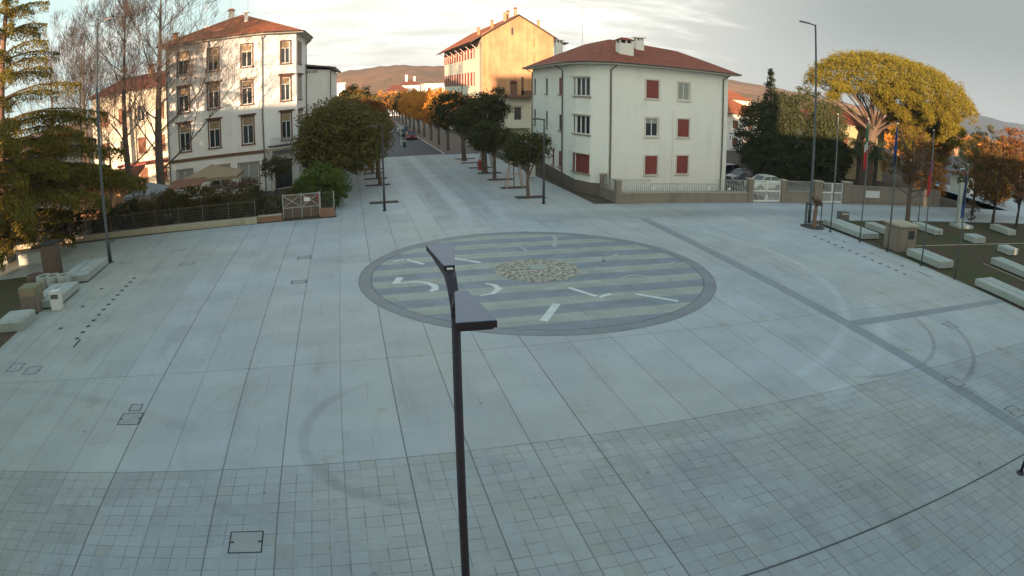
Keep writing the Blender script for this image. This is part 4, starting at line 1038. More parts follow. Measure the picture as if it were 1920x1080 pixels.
o = beveled_block(-25.6, -23.2, 42.4, 43.8, 0, .8, .05).build('stone_block', 'concrete'); tag(o, 'pale stone block under the cedar, left of the dark pillar', 'block')
o = beveled_block(-29.5, -27.5, 43.6, 45.2, 0, .6, .05).build('stone_block', 'concrete'); tag(o, 'small pale stone block at the far left under the cedar', 'block')
T = thing('stone_pedestal', 'rough brown stone pedestal standing behind the third flagpole', 'monument', (35.8, 30.9, 0))
beveled_block(34.8, 36.9, 30.2, 31.7, 0, 1.75, .1).build('block', 'wallstone', T); beveled_block(34.7, 37.0, 30.1, 31.8, 1.752, 1.92, .04).build('cap', 'kerb', T)
MB().box(35.9, 36.6, 30.17, 30.199, .9, 1.5).build('plaque', 'iron', T)
T = thing('equipment_box', 'small dark grey box at the back corner of the right lawn', 'box', (38.2, 40.1, 0))
beveled_block(37.7, 38.7, 39.8, 40.4, .05, .75, .04).build('housing', 'pipe', T); MB().box(37.8, 38.6, 39.78, 39.80, .55, .63).build('label_strip', 'board', T); MB().box(37.75, 38.65, 39.85, 40.35, 0, .05).build('foot', 'iron', T)
T = thing('planter_slab', 'low pale concrete slab with a slim pale totem on the far side of the lawn', 'block', (53.5, 37.5, 0))
beveled_block(52.3, 55.0, 37.0, 38.4, 0, .3, .04).build('slab', 'concrete', T); beveled_block(52.5, 53.2, 37.5, 37.8, .302, 4.3, .03).build('totem', 'concrete', T)

T = thing('dark_pillar', 'tall dark brown square pillar behind the left benches', 'pillar', (-19.8, 37.4, 0))
beveled_block(-20.35, -19.25, 36.9, 37.9, 0, 2.2, .05).build('body', 'bark', T); MB().box(-20.42, -19.18, 36.83, 37.97, 2.202, 2.28).build('cap', 'iron', T)
T = thing('brown_bin', 'brown slatted litter bin with a cream panel next to the pale corner block', 'litter bin', (-17.95, 30.5, 0))
b = MB(); b.box(-18.55, -17.35, 30.1, 31.0, .05, .95)
for k in range(10): b.box(-18.52+k*.12, -18.45+k*.12, 30.06, 30.098, .1, .9)
b.build('body', 'wallstone', T); MB().box(-18.5, -17.4, 30.08, 30.11, .96, 1.30).build('cream_panel', 'canvas', T); beveled_block(-18.6, -17.3, 30.12, 31.05, .952, 1.42, .06).build('lid', 'green_board', T)
T = thing('white_bin', 'small white litter bin at the end of the left bench', 'litter bin', (-16.2, 30.35, 0))
b = MB(); b.box(-16.50, -15.92, 30.12, 30.16, .02, .62); b.box(-16.50, -15.92, 30.58, 30.62, .02, .98); b.box(-16.50, -16.46, 30.16, 30.58, .02, .98); b.box(-15.96, -15.92, 30.16, 30.58, .02, .98); b.box(-16.5, -15.92, 30.12, 30.16, .86, .98); b.box(-16.5, -15.92, 30.12, 30.62, .982, 1.02); b.build('body', 'board', T)
MB().box(-16.45, -15.97, 30.17, 30.57, .03, .80).build('liner', 'pipe', T)
for x_, y_, rr, l_ in ((-20.3, 35.5, .62, 'darkest round stone pot in the cluster left of the long bench'), (-19.3, 34.9, .55, 'round stone pot second from left, between the brown bin and the dark pillar'), (-18.5, 34.75, .5, 'round stone pot second from right, touching the left benches'), (-17.6, 34.6, .48, 'rightmost round stone pot between the two left benches')):
    T = thing('stone_pot', l_, 'planter', (x_, y_, 0))
    MB().lathe((x_, y_, 0), [(rr*.75, 0), (rr*.95, .3), (rr, .6), (rr*.97, .8), (rr*.85, .82), (rr*.8, .74)], 22).build('pot', 'concrete' if rr < .6 else 'bark', T, False)
    MB().lathe((x_, y_, .70), [(rr*.79, 0), (rr*.5, .06), (.05, .09)], 16).build('soil', 'soil', T)

# propped young tree in a round grate
T = thing('propped_young_tree', 'young bare tree wrapped in burlap inside three guard posts, by the tall right lamp post', 'tree', (32.8, 37.7, 0))
MB().lathe((32.8, 37.9, 0), [(1.0, 0), (1.0, .02), (.4, .025)], 32).build('tree_grate', 'iron', T)
b = MB(); b.tube([(32.8, 37.7, 0), (32.78, 37.7, .7), (32.85, 37.72, 1.4)], [.22, .16, .17], 8); b.tube([(32.85, 37.72, 1.4), (32.6, 37.7, 2.3)], [.1, .05], 6); b.tube([(32.85, 37.72, 1.4), (33.2, 37.7, 2.1)], [.1, .05], 6); b.tube([(32.85, 37.72, 1.35), (32.95, 37.8, 2.4)], [.08, .04], 6)
b.build('trunk', 'bark_red', T)
b = MB()
for dx, dy in ((-.62, .1), (.72, -.15), (-.2, .75)): b.tube([(32.8+dx, 37.9+dy, 0), (32.8+dx, 37.9+dy, 1.75)], .045, 6)
b.tube([(32.18, 38.0, 1.7), (33.52, 37.75, 1.7)], .03, 5); b.tube([(33.52, 37.75, 1.65), (32.6, 38.65, 1.65)], .03, 5); b.build('guard_post', 'iron', T)
rng = np.random.default_rng(5)
quads('crown', leaves(clumps([(32.9, 37.7, 2.15, .45, .45, .5)], 420, rng, .2), .13, rng), 'dry_leaf', T)

# ================================================================ TREES
def limbs(mb, base, top, blobs, n, r0, rnd, k=.75):
    B = Vector(base); Tt = Vector(top); Tm = B.lerp(Tt, .5)+Vector((rnd.uniform(-.1, .1), rnd.uniform(-.1, .1), 0))
    mb.tube([B, B+(Tm-B)*.1, Tm, Tt], [r0*1.35, r0, r0*.85, r0*.6], 9)
    for i in range(n):
        bl = rnd.choice(blobs); a = rnd.uniform(0, 6.28); q = rnd.uniform(.2, k)
        e = Vector((bl[0]+math.cos(a)*bl[3]*q, bl[1]+math.sin(a)*bl[4]*q, bl[2]+rnd.uniform(-.3, .7)*bl[5]))
        s = B.lerp(Tt, rnd.uniform(.6, 1.0)); m_ = s.lerp(e, .5)+Vector((0, 0, rnd.uniform(0, .4)))
        r = r0*rnd.uniform(.25, .5); mb.tube([s, m_, e], [r, r*.6, r*.2], 6)
        for _ in range(2):
            f = e+Vector((rnd.uniform(-1, 1), rnd.uniform(-1, 1), rnd.uniform(-.2, 1)))*bl[5]*.35; mb.tube([m_, f], [r*.45, r*.1], 4)

def leafy(name, label, base, top, blobs, n, size, lm, bm='bark', r0=.18, nl=8, seed=1, csize=.6, fill=.5, group=None, cat='tree', up=0.0):
    rnd = random.Random(seed); rg = np.random.default_rng(seed)
    T = thing(name, label, cat, (base[0], base[1], 0), group)
    b = MB(); limbs(b, base, top, blobs, nl, r0, rnd); b.build('trunk', bm, T)
    quads('crown', leaves(clumps(blobs, n, rg, csize, fill), size, rg, up), lm, T)
    return T
def bush(label, blobs, n, size, lm, seed=1, csize=.4, fill=.4, name='shrub', cat='shrub'):
    rg = np.random.default_rng(seed); rnd = random.Random(seed)
    c = blobs[0]; T = thing(name, label, cat, (c[0], c[1], 0))
    for bl in blobs:
        b = MB()
        for k in range(3):
            e = (bl[0]+rnd.uniform(-.5, .5)*bl[3], bl[1]+rnd.uniform(-.5, .5)*bl[4], bl[2]+rnd.uniform(-.2, .5)*bl[5]); b.tube([(bl[0], bl[1], 0), e], [.05, .015], 5)
        b.build('stem', 'bark_dark', T)
    P = clumps(blobs, n, rg, csize, fill); P[:, 2] = np.maximum(P[:, 2], .05)
    quads('foliage', leaves(P, size, rg), lm, T); return T

# left street side
leafy('holm_oak', 'large dense dark olive tree whose crown hides the left pavement of the street', (-.6, 57.5, 0), (-.8, 57.5, 3.2), [(-1.2, 57.5, 6.0, 3.0, 2.8, 2.5), (-2.8, 57.2, 4.4, 1.7, 2.2, 1.7), (.9, 57.8, 5.2, 2.0, 2.4, 2.2), (-1.6, 56.5, 3.4, 2.4, 1.8, 1.5), (.8, 57.0, 3.4, 1.7, 1.8, 1.2)], 38000, .21, 'leaf_olive', 'bark_dark', .28, 12, 3, .75, .55)
leafy('street_tree', 'dark rounded street tree in the second soil bed on the left of the street', (3.0, 62.5, 0), (2.9, 62.5, 2.9), [(2.3, 62.5, 5.0, 2.2, 2.4, 2.5), (.2, 63, 6.2, 2.4, 2.2, 2.5)], 14000, .22, 'leaf_olive', 'bark', .2, 8, 4, .65, .5)
leafy('street_tree', 'rusty third tree along the left of the street, its trunk showing below the crown', (3.0, 67.2, 0), (3.0, 67.2, 2.8), [(2.0, 67.2, 5.6, 2.4, 2.3, 2.7)], 9000, .24, 'leaf_rust', 'bark', .22, 8, 5, .65, .5)
for k, (y_, m_) in enumerate(((71.7, 'leaf_olive'), (76, 'leaf_olive'), (81, 'leaf_rust'), (86, 'leaf_olive'))):
    leafy('street_tree', ['fourth', 'fifth', 'sixth', 'seventh'][k]+' tree from the square along the left of the street', (2.6, y_, 0), (2.6, y_, 2.7), [(1.6, y_, 5.8, 2.5, 2.3, 2.8)], 5200, .28, m_, 'bark', .2, 6, 20+k, .7, .5)
bush('bright green bush below the large dark olive tree beside the cross braced gate', [(-2.2, 51.6, 1.9, 1.9, 1.4, 1.8), (-.9, 52.2, 1.6, 1.0, 1.2, 1.3), (-3.3, 51.2, 1.5, 1.1, 1.0, 1.4)], 15000, .14, 'leaf_green', 8, .38, .5)
leafy('small_tree', 'small tree with a thin stem and dark crown in front of the white corner house', (-5.9, 52.6, 0), (-5.9, 52.6, 2.6), [(-5.9, 52.6, 3.5, 1.2, 1.0, 1.0)], 2600, .15, 'leaf_dark', 'bark_dark', .06, 7, 9, .35, .3)
# hedges behind the mesh fence
bush('dark green and brown hedge behind the mesh fence, its middle stretch', [(-9.5, 49.8, 1.2, 1.9, .8, 1.2), (-12.0, 49.9, 1.5, 1.9, .9, 1.5), (-14.8, 50.0, 1.5, 1.9, .9, 1.5)], 20000, .14, 'hedge_leaf', 11, .4, .5, 'hedge', 'hedge')
bush('shadowy hedge behind the mesh fence under the cedar, its left stretch', [(-18.0, 50.2, 1.3, 2.0, .9, 1.3), (-21.5, 50.4, 1.2, 2.2, .9, 1.2), (-25.0, 50.6, 1.2, 2.2, .9, 1.3)], 16000, .15, 'leaf_dark', 12, .4, .5, 'hedge', 'hedge')
bush('low green bush spilling over the short brick wall beside the gate', [(-6.2, 48.9, 1.0, .95, .5, .85), (-7.4, 49.2, 1.5, .9, .6, 1.3)], 5600, .12, 'leaf_dark', 13, .3, .5)
bush('pale dry climber tangled beside the cafe tent', [(-10.2, 52.5, 2.2, 1.6, .8, .9), (-8.2, 52.3, 2.0, 1.2, .8, .9)], 4200, .12, 'dry_leaf', 14, .35, .2)
bush('dark shrubs between the small tree and the holm oak behind the gate', [(-4.4, 50.3, 1.0, 1.0, .7, 1.0), (-3.0, 49.9, .9, 1.1, .6, .9)], 5000, .13, 'hedge_leaf', 15, .3, .4)

bush('leafy brown and green shoots growing through the mesh fence', [(-8.2, 48.6, 1.0, 1.0, .45, .8), (-12.4, 48.9, .9, 1.3, .4, .8), (-16.2, 49.1, 1.0, 1.3, .4, .9), (-20.4, 49.3, 1.0, 1.5, .4, .9)], 9000, .12, 'hedge_leaf', 17, .3, .3)
# right street side
leafy('street_tree', 'small evergreen street tree in the nearest soil bed on the right of the street', (14.4, 51.7, 0), (14.4, 51.7, 2.4), [(14.35, 51.7, 4.05, 1.9, 1.8, 1.35), (13.4, 51.6, 3.7, 1.0, 1.1, 1.0)], 8500, .17, 'leaf_dark', 'bark', .15, 9, 31, .45, .45)
T = leafy('staked_street_tree', 'slim young street tree held by pale wooden stakes in the second bed on the right', (14.5, 56.7, 0), (14.5, 56.7, 3.3), [(14.1, 56.7, 4.1, 1.0, .9, 1.2)], 3200, .16, 'leaf_dark', 'bark', .05, 4, 32, .3, .3)
b = MB()
for sx, sy in ((-1, -1), (1, -1), (1, 1), (-1, 1)): b.tube([(14.5+sx*.75, 56.7+sy*.4, 0), (14.5+sx*.35, 56.7+sy*.25, 2.5)], .05, 6)
b.box(14.1, 14.9, 56.42, 56.47, 2.35, 2.45); b.box(14.1, 14.9, 56.93, 56.98, 2.35, 2.45); b.box(14.05, 14.95, 56.33, 56.38, 1.3, 1.38); b.build('stake', 'wood', T)
leafy('street_tree', 'round dark street tree in the third bed on the right', (13.9, 62.0, 0), (13.9, 62, 2.9), [(13.3, 62.0, 4.3, 1.9, 1.8, 1.45)], 8500, .19, 'leaf_dark', 'bark', .2, 8, 33, .5, .45)
leafy('street_tree', 'big tall street tree with a thick trunk in the fourth bed on the right', (14.0, 67.0, 0), (13.9, 67.0, 4.2), [(13.9, 67, 6.4, 2.0, 2.0, 2.4), (12.6, 67, 5.5, 1.5, 1.7, 1.6), (15.3, 67, 7.0, 1.4, 1.5, 2.1)], 13000, .2, 'leaf_dark', 'bark', .33, 14, 34, .5, .35)
T = leafy('staked_street_tree', 'thin dry young street tree held by stakes just behind the red hydrant', (15.1, 71.8, 0), (15.1, 71.8, 3.8), [(15.1, 71.8, 4.2, .7, .7, 1.2)], 1100, .17, 'dry_leaf', 'bark', .06, 4, 35, .3, .3)
b = MB()
for sx, sy in ((-1, -1), (1, -1), (1, 1), (-1, 1)): b.tube([(15.1+sx*.75, 71.8+sy*.4, 0), (15.1+sx*.35, 71.8+sy*.25, 2.5)], .05, 6)
b.box(14.7, 15.5, 71.5, 71.55, 2.35, 2.45); b.build('stake', 'wood', T)
leafy('street_tree', 'forked dark street tree at the far end of the paved stretch on the right', (14.1, 79.6, 0), (14.0, 79.6, 3.4), [(12.9, 79.6, 6.2, 3.0, 2.3, 2.5), (15.2, 80, 5.8, 2.2, 2, 2.2)], 13000, .24, 'leaf_dark', 'bark', .3, 14, 36, .6, .4)
ords = ['first', 'second', 'third', 'fourth', 'fifth', 'sixth', 'seventh', 'eighth', 'ninth', 'tenth', 'eleventh', 'twelfth', 'thirteenth']
for k in range(13):
    y_ = 93+k*9.5
    m_ = ['leaf_orange', 'leaf_orange', 'leaf_orange', 'leaf_orange', 'leaf_orange', 'leaf_orange', 'leaf_dark', 'leaf_orange', 'leaf_dark', 'leaf_orange', 'leaf_dark', 'leaf_orange', 'leaf_rust'][k]
    leafy('street_tree', ords[k]+' tree on the right of the asphalt stretch of the street, '+('orange leaved' if 'orange' in m_ else 'dark or rusty leaved'), (14.2, y_, 0), (14.2, y_, 3.0), [(13.9, y_, 6.3, 2.9, 2.6, 2.7), (12.3, y_+1, 5.4, 1.9, 1.6, 1.9)], 5200 if k < 6 else 2600, .26 if k < 6 else .36, m_, 'bark', .24, 9, 40+k, .6, .4)
for k in range(11):
    y_ = 95+k*10
    m_ = ['leaf_olive', 'leaf_orange', 'leaf_orange', 'leaf_orange', 'leaf_orange', 'leaf_orange', 'leaf_dark', 'leaf_orange', 'leaf_dark', 'leaf_orange', 'leaf_orange'][k]
    leafy('street_tree', ords[k]+' tree on the left of the asphalt stretch of the street, '+('orange leaved' if 'orange' in m_ else 'dark or rusty leaved'), (2.2, y_, 0), (2.2, y_, 3.0), [(1.4, y_, 6.9, 3.2, 2.6, 3.1), (-.3, y_+1, 5.6, 2.2, 1.6, 2.2)], 4200 if k < 5 else 2600, .30 if k < 5 else .36, m_, 'bark', .24, 6, 60+k, .6, .4)
for k, (x_, y_, z_, r_) in enumerate(((-8, 130, 7.0, 5.5), (-4, 160, 8.0, 6), (-2, 205, 9.0, 6), (22, 195, 7.5, 5), (2, 240, 8.5, 6.5), (14, 262, 8.5, 6.5), (26, 270, 9, 7))):
    leafy('autumn_tree', ['broad orange tree behind the white annex on the left', 'orange tree rising above the left street row', 'tall orange tree in front of the low white house far left of the street', 'orange tree at the foot of the white hill houses', 'orange tree far down the middle of the street', 'dark orange tree in front of the hill straight down the street', 'orange tree behind the white hill houses'][k], (x_, y_, 0), (x_, y_, z_*.5), [(x_, y_, z_*.72, r_*.8, r_*.8, r_*.5), (x_+r_*.5, y_, z_*.6, r_*.5, r_*.5, r_*.4)], 5200, .42, 'leaf_orange', 'bark', .3, 8, 80+k, 1.0, .4)

# bare trees
def grow(b, p, d, L_, r, depth, rnd, spread, up, kids, nseg=3):
    pts = [p]; rr = [r]; q = p; dd = d.copy()
    for i in range(nseg):
        dd = (dd + Vector((rnd.gauss(0, .10), rnd.gauss(0, .10), rnd.gauss(0, .06)+up*.10))).normalized(); q = q+dd*L_/nseg; pts.append(q); rr.append(r*(1-.45*(i+1)/nseg))
    b.tube(pts, rr, 7 if depth > 4 else (5 if depth > 2 else 3), None, False)
    if depth <= 0: return
    for i in range(kids if depth > 1 else kids+1):
        t = rnd.uniform(.35, 1.0) if i else 1.0; j = min(int(t*nseg), nseg-1); s = pts[j].lerp(pts[j+1], t*nseg-j)
        a = rnd.uniform(0, 6.28); o = d.orthogonal().normalized(); o2 = d.cross(o)
        sp = spread*(.35 if i == 0 else rnd.uniform(.7, 1.25))
        nd = (dd + (o*math.cos(a)+o2*math.sin(a))*sp).normalized(); nd = (nd+Vector((0, 0, up*.35))).normalized()
        grow(b, s, nd, L_*rnd.uniform(.60, .86), max(.012, r*(.62 if i == 0 else .46)), depth-1, rnd, spread, up, kids, nseg)
def bare(label, base, h, r, seed, lean=(0, 0), leader=True, m='bark_grey', n=13, depth=4, blen=.30, up=.35, zstart=.22, rr=1.0):
    rnd = random.Random(seed); T = thing('bare_tree', label, 'tree', (base[0], base[1], 0)); b = MB(); B = Vector((base[0], base[1], 0))
    pts = [B+Vector((lean[0]*t+math.sin(t*7+seed)*.12, lean[1]*t, h*t)) for t in [0, .08, .2, .35, .5, .65, .8, .92, 1.0]]
    b.tube(pts, [r*1.5, r*1.05, r*.95, r*.8, r*.62, r*.45, r*.28, r*.14, r*.05], 10); b.build('trunk', m, T)
    b = MB()
    for i in range(n):
        t = zstart+(1-zstart)*(i+.5)/n; k = min(range(len(pts)-1), key=lambda q: abs(q-t*8)); s = B+Vector((lean[0]*t, lean[1]*t, h*t)); a = i*2.4+rnd.uniform(-.4, .4)
        L_ = h*blen*(1.0-.62*t)*rnd.uniform(.85, 1.15)*rr; d = Vector((math.cos(a), math.sin(a), .45+.75*t)).normalized()
        grow(b, s, d, L_, r*.27*(1.05-t*.75), depth, rnd, .62, up, 3)
    b.build('branches', m, T); return T
bare('tall bare tree with fine twigs behind the tall left lamp post', (-20.3, 57, 0), 20.5, .34, 2, (-.3, 0), n=17, depth=5, blen=.23, zstart=.19)
bare('tallest bare tree with thick trunk against the left edge of the white corner house', (-17.3, 57.5, 0), 21.5, .42, 3, (.3, 0), n=16, depth=5, blen=.225, zstart=.15)
bare('low spreading bare tree tangled between the lamp post and the two tall bare trees', (-21.6, 54.5, 0), 9.0, .20, 4, (.4, 0), n=11, depth=4, blen=.42, m='bark_red')
bare('bare tree with upright fine twigs seen right of the cedar, farther left', (-34.0, 68, 0), 19.5, .3, 5, n=14, depth=4, blen=.24, zstart=.35)
bare('bare tree with a broad bushy top between the cedar and the tall left lamp post', (-29.5, 68, 0), 18.5, .32, 6, n=15, depth=5, blen=.25, zstart=.35)
bare('slender bare tree beside the cedar tip, half hidden by the broad one', (-31.8, 72, 0), 17.0, .26, 7, n=13, depth=4, blen=.26, zstart=.3)

# cedar
def cedar():
    T = thing('cedar', 'huge dark cedar with drooping layered branches at the left edge of the view', 'tree', (-28.0, 45, 0)); rnd = random.Random(12); rg = np.random.default_rng(12)
    b = MB(); b.tube([(-28.2, 45, 0), (-28.0, 45, 5), (-27.6, 45, 12), (-27.3, 45, 18), (-27.1, 45, 24)], [.55, .48, .36, .22, .08], 12); b.build('trunk', 'bark_red', T)
    br = MB(); P = []; boughs = []
    for z0 in list(np.arange(1.8, 9.4, 1.15))+list(np.arange(10.4, 24, 1.75)):
        R_ = np.interp(z0, [2.4, 5, 7, 10, 12, 15, 19, 23.5], [6.5, 12.0, 10.5, 9.6, 8.0, 5.4, 4.2, 1.6]); nb = 9 if z0 < 9.5 else 6
        a0_ = rnd.uniform(0, 6.28)
        for k in range(nb):
            a = a0_+k*6.283/nb+rnd.uniform(-.25, .25); L_ = R_*rnd.uniform(.62, 1.08)
            boughs.append((a, L_, z0+rnd.uniform(-.3, .3)))
    boughs += [(-.02, 9.8, 10.6), (.10, 8.6, 10.1), (-.25, 9.0, 9.4), (-.04, 13.0, 5.9), (.08, 12.4, 5.2), (-.12, 11.0, 6.6), (-.3, 11.5, 5.0), (-.5, 9.5, 7.4), (-.2, 5.0, 14.6), (-.15, 4.6, 18.9), (-.1, 5.2, 21.3), (.1, 3.2, 17.2)]
    if True:
        for a, L_, z0 in boughs:
            zz_ = z0; d = Vector((math.cos(a), math.sin(a), 0)); n_ = Vector((-d.y, d.x, 0))
            c0 = Vector((-27.8+z0*.03, 45, zz_)); pts = [c0+d*L_*t+Vector((0, 0, .55*math.sin(t*2.6)-(.9 if z0 < 12 else .5)*t*t*L_*.14)) for t in (0, .25, .5, .75, 1.0)]
            br.tube(pts, [.11, .085, .06, .035, .012], 5, None, False)
            nl = int(150*L_*(1.5 if z0 < 9.6 else 1.0)); t = rg.random(nl)**.75; t = .12+.9*t; t = np.minimum(t, 1.0)
            seg = np.array([tuple(p_) for p_ in pts]); ti = t*4; i0 = np.minimum(ti.astype(int), 3); f = (ti-i0)[:, None]; c = seg[i0]*(1-f)+seg[i0+1]*f
            wdt = (np.interp(t, [0, .3, .7, 1.0], [.25, 1.0, .8, .12])*(.11*L_+.22)); s = rg.uniform(-1, 1, nl); tw = np.round(s*3)/3+rg.normal(0, .07, nl)
            c = c+np.array(n_)[None, :]*(tw*wdt)[:, None]; c[:, 2] += -np.abs(tw)*wdt*.35-rg.random(nl)**2.2*.85+.06
            c += rg.normal(0, .05, c.shape); P.append(c)
    br.build('branches', 'bark_dark', T)
    C = np.concatenate(P); quads('foliage', leaves(C, .22, rg, .35, .35), 'cedar_leaf', T)
cedar()
bush('rusty leaved climber low behind the cedar trunk', [(-24.5, 49.8, 8.6, 1.6, 1.4, 1.7), (-25.5, 50, 6.8, 1.6, 1.4, 1.3)], 4200, .2, 'leaf_rust', 16, .5, .3)

# umbrella pine
T = thing('umbrella_pine', 'huge umbrella pine with a wide domed yellow green crown on the right', 'tree', (61.5, 60.5, 0)); rg = np.random.default_rng(21); rnd = random.Random(21)
b = MB(); top = Vector((63.0, 61, 7.6)); b.tube([(61.5, 60.5, 0), (61.7, 60.6, 2.5), (62.2, 60.8, 5.2), top], [1.0, .8, .72, .62], 12)
for k in range(26):
    a = k*2.4; rr_ = rnd.uniform(3, 13); e = Vector((66.5+math.cos(a)*rr_*1.05, 61+math.sin(a)*rr_*.8, 12.6-rr_*.12+rnd.uniform(-.5, 1.2))); m_ = top.lerp(e, .5)+Vector((0, 0, rnd.uniform(-.4, .6)))
    r_ = rnd.uniform(.12, .3); b.tube([top+Vector((0, 0, rnd.uniform(-2, 0))), m_, e], [r_, r_*.7, r_*.25], 6)
    for _ in range(3): b.tube([m_.lerp(e, rnd.uniform(0, .6)), e+Vector((rnd.uniform(-2, 2), rnd.uniform(-2, 2), rnd.uniform(0, 1.4)))], [r_*.4, .03], 4)
b.build('trunk', 'bark', T)
nc = 2600; a = rg.random(nc)*6.283; q = rg.random(nc)**.5; cx = 67.0+np.cos(a)*q*13.4; cyy = 61+np.sin(a)*q*12.0
ztop = 11.4+6.0*np.sqrt(np.maximum(0, 1-q**2.2))-.05*(cx-66.2); thick = .9+4.6*(1-q**3)
inner = rg.random(nc) < .42; cz = ztop-np.where(inner, rg.random(nc)*thick, rg.random(nc)**2*1.0)
cen = np.stack([cx, cyy, cz], 1)
ex = np.concatenate([clumps([(54.2, 58, 12.0, 2.8, 3.5, 2.3)], 190, rg, .2, .2), clumps([(74, 59.5, 9.8, 3.6, 4.0, 2.8), (70.5, 56, 8.8, 4.6, 3.0, 3.2), (65, 54.8, 9.4, 3.6, 2.4, 2.4), (75, 57, 6.8, 3.2, 2.6, 2.0), (66, 57, 7.6, 3.4, 2.4, 2.0), (68, 57, 9.6, 5.0, 3.0, 2.6), (72, 56, 6.6, 3.4, 2.4, 2.0), (62, 55.5, 10.4, 3.0, 2.4, 1.6), (73.5, 57, 8.4, 4.2, 3.0, 3.0)], 3600, rg, .2, .15)])
rim = clumps([(61.0, 53.0, 13.2, 2.6, 2.0, 1.8), (64.0, 54.0, 12.0, 3.2, 2.0, 2.4), (62.0, 57.0, 11.8, 3.2, 2.4, 1.6), (58.5, 55.5, 12.6, 3.0, 2.0, 1.9), (63.5, 50.5, 12.0, 3.4, 2.0, 2.7), (66.0, 50.3, 11.6, 3.0, 2.0, 3.2), (69.2, 51.3, 11.0, 2.6, 2.0, 3.2), (72.0, 55.0, 11.2, 2.8, 2.5, 2.8), (66, 51, 9.4, 3.0, 1.8, 1.9), (69, 52, 8.6, 2.6, 1.8, 1.9)], 3600, rg, .2, .15)
cen = np.concatenate([cen, ex, rim]); n = 330000; k = rg.integers(0, len(cen), n); o_ = rg.normal(size=(n, 3)); o_ /= np.linalg.norm(o_, axis=1)[:, None]; o_ *= (rg.random(n)**.45)[:, None]*np.array([.62, .62, .46])
cen = cen+rg.normal(size=cen.shape)*np.array([.25, .25, .16])
quads('crown', leaves(cen[k]+o_*(.55+1.1*rg.random(len(cen))**1.5)[k][:, None], .23, rg, .1, .40), 'pine_leaf', T)

# dark trees right of the white house
def cone_tree(label, x, y, h, r, n, seed, lm='conifer_leaf', z0=.6):
    rg = np.random.default_rng(seed); T = thing('conifer', label, 'tree', (x, y, 0)); MB().tube([(x, y, 0), (x, y, h*.5), (x, y, h)], [.25, .15, .02], 8).build('trunk', 'bark_dark', T)
    nc = int(n/40); t = rg.random(nc)**1.35; a = rg.random(nc)*6.283; q = .55+.5*rg.random(nc); rr = r*(1-t)*q*(1+.22*np.sin(a*5+t*30)); c = np.stack([x+np.cos(a)*rr, y+np.sin(a)*rr, z0+t*(h-z0)-rr*.15], 1)
    k = rg.integers(0, nc, n); o_ = rg.normal(size=(n, 3))*np.array([.28, .28, .16])*(.5+.8*(1-t[k]))[:, None]
    quads('foliage', leaves(c[k]+o_, .2, rg, .2, .45), lm, T); return T
cone_tree('pointed dark conifer rising above the dark trees right of the white house', 44.0, 59.5, 12.7, 3.6, 9000, 51)
leafy('evergreen_tree', 'dense dark evergreen left of the pointed conifer, above the parked cars', (41.5, 57.5, 0), (41.5, 57.5, 3), [(41.2, 57.5, 5.4, 2.7, 2.6, 3.6), (42.2, 56.5, 3.0, 3.6, 2.4, 2.6), (43.5, 57, 7.6, 2.4, 2.2, 2.6)], 26000, .22, 'conifer_leaf', 'bark_dark', .25, 8, 52, .7, .5)
leafy('evergreen_tree', 'broad dark evergreen between the pointed conifer and the tall right lamp post', (47, 56.5, 0), (47, 56.5, 3), [(46.8, 56.5, 6.6, 3.3, 2.8, 4.6), (49.4, 56.5, 5.4, 2.6, 2.4, 4.4), (45.0, 56, 3.4, 3.0, 2.3, 2.8), (48.5, 55.8, 2.6, 3.2, 2.3, 2.2)], 36000, .22, 'conifer_leaf', 'bark_dark', .25, 8, 53, .6, .5)
leafy('evergreen_tree', 'tall dark evergreen right beside the tall right lamp post', (51.5, 58.0, 0), (51.5, 58, 4), [(51.6, 58, 6.6, 2.4, 2.4, 3.6), (51.8, 57.0, 3.2, 2.6, 2.0, 3.0)], 20000, .22, 'conifer_leaf', 'bark_dark', .25, 8, 54, .6, .5)
def palm(label, x, y, h, seed):
    rnd = random.Random(seed); T = thing('palm_tree', label, 'tree', (x, y, 0)); MB().tube([(x, y, 0), (x+.1, y, h*.5), (x, y, h)], [.32, .26, .3], 10).build('trunk', 'bark_dark', T); P = []
    for k in range(34):
        a = k*2.4; el = rnd.uniform(-.9, 1.1); L_ = rnd.uniform(1.6, 2.2); pts = []; p_ = Vector((x, y, h)); d = Vector((math.cos(a)*math.cos(el), math.sin(a)*math.cos(el), math.sin(el)))
        for i in range(7): pts.append(p_.copy()); p_ = p_+d*L_/6; d = (d+Vector((0, 0, -.30))).normalized()
        n_ = Vector((-math.sin(a), math.cos(a), 0))
        for p0, p1 in zip(pts, pts[1:]):
            for s in (-1, 1):
                for f in (.2, .7):
                    q = p0.lerp(p1, f); e = q+n_*s*.42+Vector((0, 0, -.22))+(p1-p0)*.6; w_ = (p1-p0)*.16; P.append([tuple(q-w_), tuple(q+w_), tuple(e+w_*.3), tuple(e-w_*.3)])
    quads('fronds', np.array(P), 'conifer_leaf', T)
palm('left palm tree with hanging fronds in front of the olive house', 53.8, 54.5, 5.6, 61); palm('right palm tree with hanging fronds in front of the olive house', 57.4, 55.0, 5.4, 62)
T = thing('olive_house', 'olive plastered house with a brown hip roof under the umbrella pine', 'house', (64, 69, 0))
q = [(57.0, 74), (57.0, 65.5), (70.0, 65.5), (70, 74)]; op = [(1.2, 2.3, 1.0, 3.0), (4.2, 5.3, 1.0, 3.0), (8.0, 9.1, 1.0, 3.0), (1.2, 2.3, 4.4, 6.0), (4.2, 5.3, 4.4, 6.0), (8.0, 9.1, 4.4, 6.0)]; wl = MB()
for i in range(4): wall_edge(wl, q[i], q[(i+1) % 4], 0, 7.2, op if i == 1 else [], 'olive')
M['olive'] = plaster('olive plaster', (0.42, 0.36, 0.20), (0.22, 0.19, 0.12), .6); wl.build('wall', 'olive', T)
